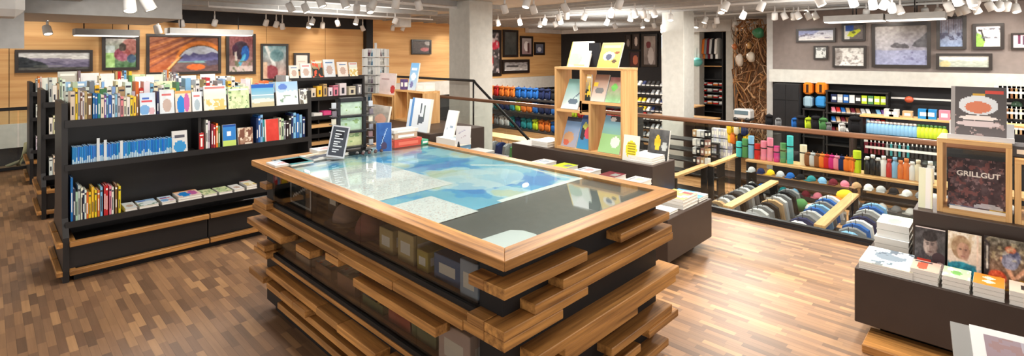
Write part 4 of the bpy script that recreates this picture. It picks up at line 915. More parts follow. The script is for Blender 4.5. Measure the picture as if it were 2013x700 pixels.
face_book(4.50, 7.42, .82 + .376, .46, .34, .02, pk, 'pale pink notice sheet standing on the lower wooden cube', face='U', tilt=5, name='notice_sheet', cat='sheet')
pkk = Pic(20, 16, (130, 130, 124), (176, 170, 162)).mott(5, .12, 5).ell(.6, .3, .3, .25, (206, 150, 130), .7)
face_book(3.98, 6.85, .821, .5, .28, .03, pkk, 'grey landscape calendar with orange glow left of the wooden cube', face='U', tilt=12)
bk = Pic(16, 20, (216, 226, 234)).rect(0, 0, .12, 1, (90, 140, 196)).line(.45, .2, .55, .85, .03, (80, 90, 100)).line(.7, .3, .75, .8, .03, (96, 110, 110)).ell(.6, .35, .16, .1, (90, 100, 110))
face_book(3.98, 5.82, .821, .42, .44, .04, bk, 'white and blue cover book standing left of the column', face='U', tilt=10)
face_book(4.08, 6.02, .821, .22, .40, .02, Pic(10, 12, (206, 222, 240)), 'pale blue blank card behind the white and blue book', face='U', tilt=10)
boxy(4.0, 4.86, .561, .26, .36, .15, (120, 160, 190), 'blue patterned box under the white cards before the column', lab=(214, 222, 226))
flat_book(3.99, 4.84, .712, .26, .38, .08, gen_cover('pale', 10, 10, 6), 'white and green pack lying on the blue patterned box')
face_book(4.1, 5.22, .793, .2, .34, .02, Pic(10, 12, (232, 236, 240)).line(.2, .3, .8, .4, .03, (150, 170, 190)), 'tilted white card on the pack before the big column', face='U', tilt=16)
boxy(4.05, 4.52, .561, .3, .3, .1, (176, 176, 172), 'grey carton at the near end of the lower plinth before the column')
# easel with card
t = empty('card_easel', (3.55, 4.25, 0)); tag(t, 'wire easel stand holding a white card behind the table edge', 'easel')
mb = MB(); mb.tube([(-.1, .1, 0), (0, 0, .9)], .008); mb.tube([(.12, -.1, 0), (0, 0, .9)], .008); mb.tube([(.1, .15, 0), (0, 0, .9)], .008); mb.build('legs', CORE, parent=t)
mb = MB(Matrix.Rotation(R(-60), 4, 'Z') @ Matrix.Rotation(R(-10), 4, 'X')); mb.box(-.085, -.02, .86, .085, -.014, 1.06, (232, 232, 232)); mb.panel(-.08, .865, .08, 1.055, -.021, Pic(14, 16, (228, 230, 234)).line(.2, .6, .6, .8, .03, (190, 190, 210)).line(.3, .3, .7, .5, .02, (200, 190, 200)).I); mb.build('card', PRINT, parent=t)

# ------------------------------------------------------------------ right plinth: cube frames and books
def open_cube(va, w, h, label, d=.3):
    t = empty('display_cube', (4.42, va, .80), R(-90)); tag(t, label, 'shelf'); k = .03
    MB().box(0, 0, 0, k, d, h - k, bev=.002).build('side_board', LIGHTZ, parent=t); MB().box(w - k, 0, 0, w, d, h - k, bev=.002).build('side_board', LIGHTZ, parent=t)
    MB().box(0, 0, h - k, w, d, h, bev=.002).build('top_board', LIGHTV, parent=t); MB().box(k, 0, 0, w - k, d, k).build('bottom_board', LIGHTV, parent=t)
open_cube(.34, .36, .49, 'light wooden cube frame holding a black cookbook at far right')
open_cube(-.03, .45, .40, 'light wooden cube frame cut by the right edge of the photo')
pp = Pic(50, 46, (70, 48, 50), (58, 42, 46)).mott(9, .16, 4).patch(12, .6, (120, 70, 66), 6, .8).patch(14, .66, (150, 120, 120), 9, .6).ell(.7, .08, .25, .07, (196, 196, 200), .8).rect(0, 0, 1, .04, (90, 80, 80))
gb = face_book(4.47, .29, .832, .285, .33, .025, pp, 'dark cookbook titled GRILLGUT inside the wooden cube frame', face='U', tilt=12, cover=(50, 36, 38))
fc = bpy.data.curves.new('title', 'FONT'); fc.body = 'GRILLGUT'; fc.size = .046; fc.extrude = .0006; fc.align_x = 'CENTER'; fc.offset = .0012
fo_ = bpy.data.objects.new('tmp', fc); COL.objects.link(fo_); bpy.context.view_layer.update()
me = bpy.data.meshes.new_from_object(fo_); bpy.data.objects.remove(fo_); me.materials.clear(); me.materials.append(flat('title_white', (222, 214, 206), .5))
to = bpy.data.objects.new('title_lettering', me); COL.objects.link(to); to.parent = gb; to.location = (.15, -.002, .215); to.rotation_euler = (R(90), 0, 0)
to['label'] = 'white title lettering'
flat_book(4.44, .0, .831, .1, .28, .02, gen_cover('photo', 8, 10, 5), 'dark book lying under the titled cookbook in the frame')
pp = Pic(40, 44, (96, 90, 90), (72, 68, 68)).ell(.5, .62, .36, .2, (206, 210, 214)).ell(.5, .58, .24, .12, (200, 120, 90)).patch(9, .6, (196, 170, 166), 3, .7, hi=.42).rect(.62, .86, .95, .93, (190, 70, 60)).ell(.5, .36, .35, .05, (226, 216, 210)).ell(.5, .24, .4, .06, (206, 190, 190)).rect(0, 0, .08, 1, (150, 146, 144)).rect(.4, .82, .62, .86, (190, 150, 60))
face_book(4.50, .275, 1.315, .27, .32, .03, pp, 'grey cookbook with steaming plate cover on top of the cube frame', face='U', tilt=8, cover=(150, 148, 148))
mb = MB(); mb.box(0, 0, 0, .2, .32, .012, (206, 206, 208)); mb.box(0, 0, .012, .008, .32, .03, (206, 206, 208)); mb.box(.19, .0, 0, .196, .32, .10, (206, 206, 208))
tag(mb.build('book_stand', PLAST, loc=(4.44, -.03, 1.291)), 'clear tray stand under the grey cookbook', 'stand')
face_book(4.44, .44, .801, .075, .27, .03, Pic(8, 16, (224, 226, 196)).rect(.45, .0, .9, 1, (236, 234, 230)), 'cream and green book leaning at the left of the cube frame', face='U', tilt=8)
boxy(4.50, -.30, .832, .12, .2, .2, (40, 34, 32), 'dark box inside the cube frame at the right edge')
boxy(4.5, -.2, 1.201, .2, .2, .07, (70, 70, 74), 'grey box lying on the cube frame at the right edge')
# books on the lower right step
ZR = .451
def lowbook(px0, px1, pyt, pyb, U, pic, label, t=.03, tilt=14, **k):
    va = pU(px0, 500, U)[0]; vb = pU(px1, 500, U)[0]; zt = pU((px0 + px1) / 2, pyt, U)[1]
    return face_book(U, va, ZR, va - vb, (zt - ZR) * 1.02, t, pic, label, face='U', tilt=tilt, **k)
p1 = Pic(60, 80, (84, 82, 82), (56, 50, 50)).mott(5, .14, 3).ell(.5, .28, .42, .2, (62, 56, 58)).ell(.5, .58, .22, .25, (172, 154, 144)).ell(.62, .56, .14, .24, (120, 100, 94), .8).ell(.5, .80, .25, .13, (46, 38, 36)).ell(.41, .64, .07, .014, (60, 50, 48)).ell(.59, .64, .07, .014, (60, 50, 48)).ell(.42, .60, .045, .016, (50, 42, 42)).ell(.58, .60, .045, .016, (50, 42, 42)).ell(.52, .52, .035, .06, (132, 112, 104)).ell(.51, .43, .08, .014, (96, 66, 64)).ell(.5, .37, .12, .03, (120, 100, 94)).blur(2).mott(16, .1, 5)
p1 = p1.rect(.08, .1, .55, .24, (196, 60, 44)).ell(.8, .3, .22, .14, (60, 40, 44)).ell(.85, .12, .15, .1, (170, 150, 146)).rect(0, .97, 1, 1, (206, 190, 186))
lowbook(1797, 1857, 452, 528, 4.25, p1, 'book with dark portrait cover and red title on right plinth', cover=(60, 56, 56))
p2 = Pic(60, 80, (206, 176, 156), (226, 216, 200)).ell(.40, .68, .30, .26, (150, 118, 88)).patch(12, .5, (186, 160, 124), 6, .6, lo=.6).ell(.46, .60, .19, .19, (186, 144, 120)).ell(.55, .58, .1, .18, (150, 108, 90), .7).ell(.38, .64, .04, .014, (84, 62, 54)).ell(.54, .64, .04, .014, (84, 62, 54)).ell(.47, .56, .03, .05, (160, 118, 100)).ell(.46, .49, .07, .014, (140, 86, 80)).ell(.42, .16, .5, .2, (40, 140, 160)).patch(12, .54, (20, 96, 116), 4, .7, hi=.34).rect(.87, 0, .92, 1, (230, 200, 180)).blur(2).mott(18, .08, 5)
lowbook(1862, 1929, 463, 552, 4.22, p2, 'book with portrait in turquoise top and fur hood cover', cover=(214, 204, 190))
p3 = Pic(70, 72, (120, 76, 50), (90, 84, 70)).mott(8, .12, 4).rect(0, 0, .12, 1, (44, 34, 32)).rect(.04, .35, .08, .8, (206, 200, 190)).ell(.58, .66, .2, .16, (84, 84, 110)).ell(.56, .8, .12, .07, (176, 90, 60)).line(.38, .6, .62, .25, .045, (216, 156, 120)).line(.9, .5, .7, .3, .04, (206, 150, 116)).ell(.28, .22, .2, .14, (206, 80, 40)).ell(.55, .55, .18, .14, (130, 130, 150)).patch(10, .64, (206, 190, 150), 8, .6, lo=.5).patch(9, .6, (230, 180, 60), 3, .8, hi=.25).blur(2).mott(16, .22, 9)
lowbook(1934, 2030, 476, 560, 4.19, p3, 'book with running figure and orange spice colours at right edge', cover=(60, 46, 40))
def pile(v0, w, u0, d, n, th, pics, label, group):
    for kk in range(n):
        flat_book(u0, v0 - w, ZR + kk * th, d, w, th * .94, pics if kk == n - 1 else gen_cover('pale', 4, 4, kk), label + ', ' + (['bottom', 'top'] if n == 2 else ['bottom', 'middle', 'top'] if n == 3 else ['bottom', 'second', 'third', 'top'])[kk], group)
va = pU(1797, 540, 4.02)[0]
P_ = [Pic(16, 14, (214, 166, 150)).ell(.5, .6, .4, .2, (206, 84, 60)).rect(.8, .3, .95, .9, (60, 60, 66)), Pic(16, 14, (176, 206, 166)).patch(4, .5, (214, 222, 210), 3).ell(.5, .5, .2, .2, (110, 170, 90)),
      Pic(20, 14, (224, 130, 40)).ell(.35, .5, .14, .2, (240, 220, 190)).ell(.7, .5, .14, .2, (240, 220, 190)), Pic(20, 14, (200, 186, 170)).rect(.3, .3, .7, .6, (40, 36, 36))]
for i, (a, b) in enumerate(((1788, 1849), (1851, 1911), (1912, 1980), (1984, 2045))):
    va, vb = pU(a, 540, 3.98)[0], pU(b, 540, 3.98)[0]
    pile(va, va - vb - .01, 3.98, .19, 3, .026, P_[i], ['rose and white book in front of the dark portrait', 'green and white book in front of the turquoise portrait', 'orange book in front of the running figure', 'grey brown book at the right edge'][i] + ' pile', 'book piles at the front of the right plinth')
mag = Pic(30, 20, (200, 214, 220)).rect(0, 0, .3, 1, (190, 220, 222)).rect(0, 0, .1, 1, (230, 220, 170)).ell(.6, .5, .25, .3, (120, 136, 150)).ell(.8, .3, .12, .2, (236, 238, 240)).patch(6, .62, (70, 84, 100), 3, .8)
for kk in range(4): flat_book(3.975, .42, ZR + kk * .012, .36, .28, .011, mag if kk == 3 else gen_cover('pale', 4, 4, kk), 'landscape magazine in the pile at the left end of right plinth, ' + ['bottom', 'second', 'third', 'top'][kk], 'magazine pile on the right plinth', cat='magazine', name='magazine')
for kk in range(2): flat_book(4.45 + 0 * kk, .49, ZR + kk * .045, .3, .2, .043, gen_cover('pale', 10, 10, 3), 'thick white book behind the magazines, ' + ['bottom', 'top'][kk], 'thick white books behind the magazines')
for kk in range(2): flat_book(4.47, .49, ZR + .09 + kk * .05, .26, .19, .048, Pic(12, 10, (200, 220, 200)).ell(.4, .5, .3, .2, (130, 170, 140)), 'thick pale green book on the white ones behind the magazines, ' + ['lower', 'upper'][kk], 'pale green books behind the magazines')

# tilted framed print, lower right corner
t = empty('framed_stand', (2.72, -.42, 0)); tag(t, 'tilted white framed print in clear holder at the lower right corner', 'picture')
# plane through measured corners
c1 = pz(1905, 637, .72); c2 = pz(1760, 900, .50)
ex = Vector((c2[0] - c1[0], c2[1] - c1[1], .50 - .72)); 
xx = Vector((.12, -1, 0)).normalized(); yy = -ex.normalized(); yy = (yy - yy.dot(xx) * xx).normalized(); zz = xx.cross(yy)
Mx = Matrix(((xx.x, yy.x, zz.x, c1[0] - 2.72), (xx.y, yy.y, zz.y, c1[1] + .42), (xx.z, yy.z, zz.z, .72), (0, 0, 0, 1)))
w, h = .62, .46
pp = Pic(50, 40, (176, 130, 120), (150, 140, 150)).mott(5, .08, 2).ell(.5, .75, .2, .22, (190, 110, 70)).patch(8, .55, (150, 90, 60), 3, .7, lo=.5).ell(.1, .8, .3, .3, (150, 130, 140), .7).rect(.2, .86, 1, 1, (176, 176, 190), .7).ell(.8, .6, .3, .3, (226, 190, 170), .8)
mb = MB(Mx); mb.box(0, -h, -.012, w, 0, 0, (228, 228, 228)); mb.panel(.04, -h + .04, w - .04, -.04, .001, pp.I, horiz=True); mb.build('print', PRINT, parent=t)
mb = MB(Mx); mb.box(-.06, -h - .02, -.03, w + .04, .006, -.013, (150, 150, 148)); mb.build('holder', PLAST, parent=t)
MB().box(.12, -.45, 0, .5, .0, .30).build('pedestal', BROWNB, parent=t)

# ================================================================== LOWER SALES HALL
def shelf_unit(name, u0, v0, u1, v1, zs, label, wood_top=True, body=BLACK, cat='shelf rack', ends=True, mat=None):
    t = empty(name, ((u0 + u1) / 2, (v0 + v1) / 2, LF)); tag(t, label, cat); a, b = (u1 - u0) / 2, (v1 - v0) / 2
    lon = LIGHTU if a > b else LIGHTV
    for i, z in enumerate(zs):
        MB().box(-a, -b, z - LF - .04, a, b, z - LF, bev=.004).build('shelf_board', (lon if (i == len(zs) - 1 and wood_top) else body), parent=t)
    top = zs[-1] - LF - .04
    if ends:
        if a > b:
            for s in (-1, 1): MB().box(s * (a - .03) - .02, -b * .9, 0, s * (a - .03) + .02, b * .9, top).build('upright', body, parent=t)
        else:
            for s in (-1, 1): MB().box(-a * .9, s * (b - .03) - .02, 0, a * .9, s * (b - .03) + .02, top).build('upright', body, parent=t)
    return t
def jacket(u, v, z, cn, label, group, rz=0, s=1.0, name='jacket', col=None):
    c = col or CN[cn]; t = MB()
    t.prism([(-.22 * s, -.05), (-.07 * s, .0), (.07 * s, 0), (.22 * s, -.05), (.29 * s, -.5 * s), (.22 * s, -.52 * s), (.19 * s, -.2 * s), (.18 * s, -.66 * s), (-.18 * s, -.66 * s), (-.19 * s, -.2 * s), (-.22 * s, -.52 * s), (-.29 * s, -.5 * s)], -.04, .04, c)
    t.box(-.006, -.042, -.62 * s, .006, -.04, -.02, tuple(int(x * .5) for x in c)); t.tube([(0, 0, 0), (0, 0, .05), (.02, 0, .07)], .004, 5, (60, 60, 60))
    return tag(t.build(name, CLOTH, loc=(u, v, z), rz=rz), label, 'jacket' if name == 'jacket' else 'shirt', group)
def bag(u, v, z, cn, label, group, s=1.0, rz=0, name='backpack'):
    c = CN[cn]; d = tuple(int(x * .7) for x in c); t = MB()
    t.blob(0, 0, .25 * s, .16 * s, .11 * s, .25 * s, c, seg=16, rings=8, sq=.55); t.blob(0, -.1 * s, .17 * s, .11 * s, .055 * s, .12 * s, d, seg=12, rings=6, sq=.55); t.blob(0, -.04 * s, .43 * s, .15 * s, .12 * s, .06 * s, d, seg=12, rings=6, sq=.6); t.box(-.1 * s, -.118 * s, .30 * s, -.08 * s, -.1 * s, .44 * s, (30, 30, 32)); t.box(.08 * s, -.118 * s, .30 * s, .1 * s, -.1 * s, .44 * s, (30, 30, 32))
    t.tube([(-.03 * s, 0, .5 * s), (0, 0, .56 * s), (.03 * s, 0, .5 * s)], .01 * s, 5, d)
    return tag(t.build(name, CLOTH, loc=(u, v, z + .004), rz=rz), label, 'backpack' if name == 'backpack' else 'bag', group)
def bottle(u, v, z, cn, label, group, r=.04, h=.25, cap='white', cat='bottle', name='bottle'):
    c = CN[cn]; t = MB(); t.lathe([(r * .9, 0), (r, .01), (r, h * .68), (r * .55, h * .8), (r * .5, h * .84), (r * .62, h * .84), (r * .62, h), (r * .3, h)], 10, cols=[c, c, c, c, CN[cap], CN[cap], CN[cap]])
    return tag(t.build(name, PLAST, loc=(u, v, z)), label, cat, group)
def roll(u, v, z, cn, label, group, r=.06, h=.4):
    c = CN[cn]; d = tuple(int(x * .75) for x in c); t = MB()
    t.lathe([(r * .95, 0), (r, .01), (r, h - .01), (r * .95, h), (r * .7, h - .004), (r * .65, h - .01), (r * .4, h), (r * .2, h - .01)], 12, cols=[c, c, c, d, d, c, d]); t.lathe([(r * 1.03, 0), (r * 1.03, .02)], 12, (40, 40, 40), c=(0, 0, h * .6))
    return tag(t.build('rolled_mat', CLOTH, loc=(u, v, z)), label, 'rolled mat', group)
def cap(u, v, z, cn, label, group, s=1.0, rz=0):
    c = CN[cn]; t = MB(); t.blob(0, 0, 0, .09 * s, .1 * s, .11 * s, c, half=True, seg=10); t.prism([(-.07 * s, 0), (.07 * s, 0), (.07 * s, .012), (-.07 * s, .012)], -.17 * s, -.06 * s, tuple(int(x * .8) for x in c))
    return tag(t.build('cap', CLOTH, loc=(u, v, z), rz=rz), label, 'cap', group)
def pack(u, v, z, cn, label, group, w=.1, h=.2, name='hanging_pack', cat='packet'):
    c = CN[cn]; t = MB(); t.box(-w / 2, -.02, -h, w / 2, .02, -.045, c, bev=.01); t.box(-w / 2, -.006, -.05, w / 2, .006, 0, (230, 230, 226)); t.box(-w * .3, -.021, -h * .6, w * .3, -.02, -h * .42, (236, 236, 232)); t.tube([(0, .02, -.012), (0, .1, -.012)], .004, 5, (90, 90, 90))
    return tag(t.build(name, PLAST, loc=(u, v, z), rz=R(-90)), label, cat, group)
def shoe(u, v, z, cn, label, group, rz=0, s=1.0):
    c = CN[cn]; t = MB(); t.prism([(-.13 * s, .0), (.14 * s, 0), (.15 * s, .03), (.14 * s, .03), (-.13 * s, .03)], -.045 * s, .045 * s, (225, 222, 216))
    t.prism([(-.125 * s, .03), (.145 * s, .03), (.13 * s, .06 * s), (.03 * s, .1 * s), (-.02 * s, .14 * s), (-.12 * s, .13 * s)], -.04 * s, .04 * s, c); t.prism([(-.08 * s, .135 * s), (-.02 * s, .142 * s), (-.03 * s, .15 * s), (-.08 * s, .145 * s)], -.02 * s, .02 * s, (30, 30, 30))
    return tag(t.build('shoe', PLAST, loc=(u, v, z), rz=rz), label, 'shoe', group)
def rowU(U, px0, px1, n):
    """n points on the line U=const between two sight lines"""
    a, b = pU(px0, 100, U)[0], pU(px1, 100, U)[0]
    return [a + (b - a) * (i + .5) / n for i in range(n)], abs(b - a) / n

# --- long wood-topped gondola U=10.5
zs = pU(1480, 312, 10.5)[1]
shelf_unit('merchandise_rack', 10.25, -.3, 10.75, 3.65, (LF + .1, LF + .62, -.2), 'long wood-topped rack with colourful rolls across the lower hall')
vs_, w_ = rowU(10.45, 1447, 1560, 9)
for i, cn in enumerate(('turquoise', 'green', 'light blue', 'red', 'pink', 'pink', 'magenta', 'green', 'turquoise')): roll(10.45, vs_[i] - .0, -.2, cn, '%s rolled mat on the long wooden rack, %s from left' % (cn, ordn(i)), 'coloured rolls on the long wooden rack', .055, .3 + .07 * (i % 3) + (.08 if i == 8 else 0))
vs_, w_ = rowU(10.45, 1575, 1690, 12)
for i, cn in enumerate(('cream', 'brown', 'light grey', 'brown', 'orange', 'red', 'magenta', 'pink', 'navy', 'orange', 'orange', 'lime')):
    (roll if i in (0, 11) else bag)(10.45, vs_[i], -.2, cn, '%s item on the long wooden rack right of the rolls, %s from left' % (cn, ordn(i)), 'bags and rolls right of the tall mats', *((.06, .38) if i in (0, 11) else (.5,)))
vs_, w_ = rowU(10.45, 1700, 1835, 12)
for i, cn in enumerate(('black', 'black', 'black', 'white', 'red', 'light blue', 'orange', 'orange', 'white', 'cream', 'black', 'white')):
    bottle(10.45, vs_[i], -.2, cn, '%s bottle at the right half of the long wooden rack, %s from left' % (cn, ordn(i)), 'flasks on the right half of the long rack', .05, .3 + .04 * (i % 2), 'white' if i < 3 else cn)
# hanging caps/packs under it
for row, (zz, n) in enumerate(((-.34, 22), (-.62, 20))):
    for i in range(n):
        v = 3.5 - i * 3.7 / n; cn = ['light grey', 'navy', 'yellow', 'light grey', 'blue', 'black', 'teal', 'light blue', 'maroon', 'pink', 'tan', 'white', 'light grey', 'black', 'white', 'grey', 'white', 'light grey', 'navy', 'blue', 'black', 'white'][(i + row * 3) % 22]
        cap(10.16, v, zz - .05, cn, '%s cap hanging on the long rack side, %s row, %s from left' % (cn, ['upper', 'lower'][row], ordn(i)), 'caps hanging under the long wooden rack', .8, R(-90 + random.uniform(-25, 25)))
for i in range(30):
    v = 3.48 - i * .122; cn = ['light grey', 'black', 'navy', 'white', 'grey', 'blue', 'tan', 'black'][(i * 3) % 8]
    pack(10.2, v, -.84, cn, '%s hanging pack on the bottom row of the long rack side, %s from left' % (cn, ordn(i)), 'packs on the bottom row of the long rack', .09, .24)
# --- two diagonal racks
for (v, lab, cols) in ((2.71, 'left short wood-topped rack pointing at the balustrade', ['grey', 'light grey', 'grey', 'black', 'tan', 'light grey', 'grey', 'black']), (1.62, 'right short wood-topped rack pointing at the balustrade', ['light blue', 'grey', 'blue', 'white', 'navy', 'grey', 'light grey', 'blue'])):
    shelf_unit('clothes_rack', 6.95, v - .06, 8.9, v + .06, (LF + .06, -.2), lab)
    side = 'left' if v > 2 else 'right'
    for i in range(9):
        u = 7.1 + i * .2; cn = cols[i % 8]
        jacket(u, v - .27, -.26, cn, '%s striped shirt hanging on the %s short rack, %s from the glass' % (cn, side, ordn(i)), 'shirts on the %s short rack' % side, rz=R(90 + random.uniform(-8, 8)), s=.62, name='shirt')
        jacket(u, v + .27, -.26, cols[(i + 3) % 8], '%s top hanging on the far side of the %s short rack, %s' % (cols[(i + 3) % 8], side, ordn(i)), 'tops on the far side of the %s short rack' % side, rz=R(90 + random.uniform(-8, 8)), s=.6, name='shirt')
# basket, cushions between
for i, (px, py, cn, sx) in enumerate(((1640, 398, 'orange', .2), (1612, 412, 'light grey', .24), (1662, 384, 'yellow', .16), (1590, 425, 'grey', .12), (1575, 402, 'green', .12), (1548, 392, 'tan', .13))):
    u, v = pz(px, py, -.45); t = MB(); t.blob(0, 0, .09, sx, sx * .8, .1, CN[cn], seg=12, wob=.05); tag(t.build('cushion', CLOTH, loc=(u, v, -.55)), '%s stuffed pillow heaped between the two short racks' % cn, 'pillow', 'pillows between the short racks')
shelf_unit('low_table', 7.34, 1.75, 8.6, 2.42, (LF + .4, -.56), 'low display table with pillows between the short racks', False)
for i, (px, py, cn) in enumerate(((1470, 440, 'grey'), (1495, 420, 'grey'), (1520, 435, 'pale green'), (1535, 445, 'white'), (1578, 440, 'light grey'), (1490, 395, 'white'), (1512, 380, 'light grey'), (1530, 398, 'grey'), (1455, 425, 'black'), (1700, 465, 'tan'), (1690, 440, 'pale green'))):
    u, v = pz(px, py, -.9); bag(u, v, -1.15, cn, '%s sack standing low behind the glass, %s from left among the sacks' % (cn, ordn(i)), 'sacks low behind the balustrade glass', .8)
shelf_unit('low_table', 6.3, .4, 6.9, 4.3, (LF + .12, LF + .24), 'low dark platform along the foot of the glass', False, cat='platform')
# --- shelf with bottles, U=13.7
shelf_unit('bottle_rack', 13.45, -.6, 13.9, 2.35, (LF + .1, -.85, -.3, .10, .5), 'tall wood-topped rack with rows of bottles before the right wall')
vs_, w_ = rowU(13.44, 1702, 1860, 20)
for i, v in enumerate(vs_):
    cn = 'light blue' if i < 13 else 'lime'
    bottle(13.55, v, .10, cn, '%s bottle in the row under the wooden shelf, %s from left' % (cn, ordn(i)), 'bottles in the row under the wooden shelf', .055, .28, 'white' if i < 13 else 'green')
for i, (px, cn, hh) in enumerate(((1758, 'light grey', .16), (1768, 'light grey', .16), (1795, 'tan', .14), (1826, 'blue', .2), (1842, 'blue', .2), (1868, 'pink', .2))):
    v = pU(px, 200, 13.6)[0]; boxy(13.5, v, .5, .16, .17, hh, CN[cn] if cn != 'blue' else (40, 130, 190), '%s box on the wooden shelf above the bottles, %s from left' % (cn, ordn(i)), group='boxes above the bottles')
for row, (zz, n, cols) in enumerate(((-.02, 18, ['maroon', 'maroon', 'maroon', 'maroon', 'maroon', 'grey', 'teal', 'grey', 'teal', 'grey', 'teal', 'black']), (-.42, 16, ['black', 'grey', 'black', 'navy', 'black', 'grey']))):
    vs_, w_ = rowU(13.3, 1700, 1850, n)
    for i, v in enumerate(vs_): pack(13.36, v, zz, cols[min(i, len(cols) - 1) if row == 0 else i % len(cols)], '%s glove pack hanging below the bottles, %s row, %s from left' % (cols[min(i, len(cols) - 1) if row == 0 else i % len(cols)], ['upper', 'lower'][row], ordn(i)), 'glove packs hanging below the bottles', .12, .3)
# --- right wall shelving U~15.1
v0 = pU(1748, 200, 15.1)[0]; v1 = pU(1625, 200, 15.1)[0]
shelf_unit('wall_shelf', 14.95, v0, 15.38, v1, (LF + .1, -.75, -.45, -.15, .12, .36, .62, .92), 'black wall shelving filled with shoes under the grey wall', False)
cy = ['maroon', 'black', 'red', 'brown', 'light blue', 'blue', 'light grey', 'purple', 'tan', 'white', 'pink']
nn = 0
for row, z in enumerate((-.15, .12, .36)):
    n = 11
    for i in range(n):
        v = v1 - .1 - (v1 - v0 - .16) * i / n; cn = cy[(i * 3 + row * 5) % 11]
        shoe(15.08, v - .05, z, cn, '%s shoe on the wall shelving, %s row, %s from left' % (cn, ['lower', 'middle', 'upper'][row], ordn(i)), 'shoes on the black wall shelving', rz=R(200), s=.95)
for i in range(9):
    v = v1 - .1 - (v1 - v0 - .16) * i / 9; cn = ['navy', 'light grey', 'blue', 'white', 'black', 'lime', 'green', 'lime', 'lime'][i]
    boxy(15.02, v - .16, .62, .2, .15, .2, CN[cn], '%s box on the top tier of the wall shelving, %s from left' % (cn, ordn(i)), group='boxes on top of the wall shelving')
for i, (a, b) in enumerate(((1578, 1596), (1602, 1624))):
    (va, zt), (vb, zb) = pU(a, 162, 15.0), pU(b, 186, 15.0)
    t = MB(); t.box(0, vb, zb, .3, va, zt, (232, 130, 40), bev=.05); t.box(-.004, (va + vb) / 2 - .03, zb + .05, 0, (va + vb) / 2 + .03, zt - .05, (60, 40, 30)); tag(t.build('duffel_bag', CLOTH, loc=(15.0, 0, 0)), 'bright orange duffel bag under the grey wall, %s of two' % ['left', 'right'][i], 'bag')
    (va, zt), (vb, zb) = pU(a, 189, 15.0), pU(b, 212, 15.0)
    t = MB(); t.box(0, vb, zb, .3, va, zt, (60, 140, 206) if i else (150, 180, 196), bev=.05); tag(t.build('duffel_bag', CLOTH, loc=(15.0, 0, 0)), '%s blue bag below the orange duffel, %s of two' % (['pale', 'bright'][i], ['left', 'right'][i]), 'bag')
shelf_unit('wall_shelf', 14.95, pU(1626, 200, 15.1)[0] + .02, 15.38, pU(1575, 200, 15.1)[0] - .06, (LF + .1, -.3, .1, .42), 'black wall shelf carrying the orange duffel bags', False)
# dark cabinets at the corner
va, vb = pU(1521, 200, 14.9)[0], pU(1572, 200, 14.9)[0]
t = empty('dark_cabinet', (15.1, (va + vb) / 2, LF)); tag(t, 'dark grey panelled cabinet at the left end of the right wall', 'cabinet'); hh = (va - vb) / 2
MB().box(-.25, -hh, 0, .28, hh - .03, 2.45).build('body', DARKW, parent=t)
for s in (-1, 1):
    for z0, z1 in ((.05, 1.2), (1.22, 2.0), (2.02, 2.43)): MB().box(-.27, s * hh / 2 - hh / 2 + .01, z0, -.25, s * hh / 2 + hh / 2 - .01, z1).build('door', STEEL, parent=t)
# backpacks / figures in front
for i, (px, py, cn, s) in enumerate(((1563, 240, 'blue', .7), (1575, 236, 'black', .9), (1590, 240, 'lime', .8), (1604, 243, 'black', .95), (1618, 243, 'green', .85), (1628, 245, 'grey', .6), (1512, 238, 'black', .8), (1530, 238, 'grey', .6), (1655, 250, 'white', .6), (1680, 248, 'black', 1.1))):
    v = pU(px, py, 13.2)[0]; z = pU(px, py, 13.2)[1]
    bag(13.2, v, pU(1590, 245, 13.2)[1] - .118, cn, '%s backpack on the platform behind the handrail, %s from left' % (cn, ordn(i)), 'backpacks on the platform before the right wall', s * .7, R(-70))
shelf_unit('platform', 12.9, 2.4, 13.55, 6.2, (LF + .2, pU(1590, 245, 13.2)[1] - .12), 'brown platform carrying the backpacks in the lower hall', False, BROWNB, 'platform')
# bars on the dark wall
t = empty('display_bar', (15.2, 0, 0)); tag(t, 'white display bar with pegs on the dark wall above the bottles', 'display bar')
(va, za), (vb, zb) = pU(1752, 192, 15.2), pU(2000, 205, 15.2)
MB().box(-.03, vb, za - .02, .02, va, za + .02).build('bar', WHITE, parent=t)
for i in range(4): MB().blob(-.08, va - .35 - i * .9, za - .02, .07, .09, .08, [(196, 90, 60), (50, 60, 60), (60, 90, 70), (190, 110, 100)][i]).build('peg_item', PLAST, parent=t)
# racks seen at the right between frames
for r_ in range(3):
    for i in range(7):
        v = pU(1962 + i * 9, 200, 14.8)[0]; z = pU(1980, (198, 238, 268)[r_], 14.8)[1]
        pack(14.9, v, z + .3, ['tan', 'pink', 'white', 'brown', 'tan', 'light grey', 'cream'][(i + r_) % 7], 'small packet on the dark wall right of the grey cookbook', 'packets on the dark wall at far right', .12, .26)
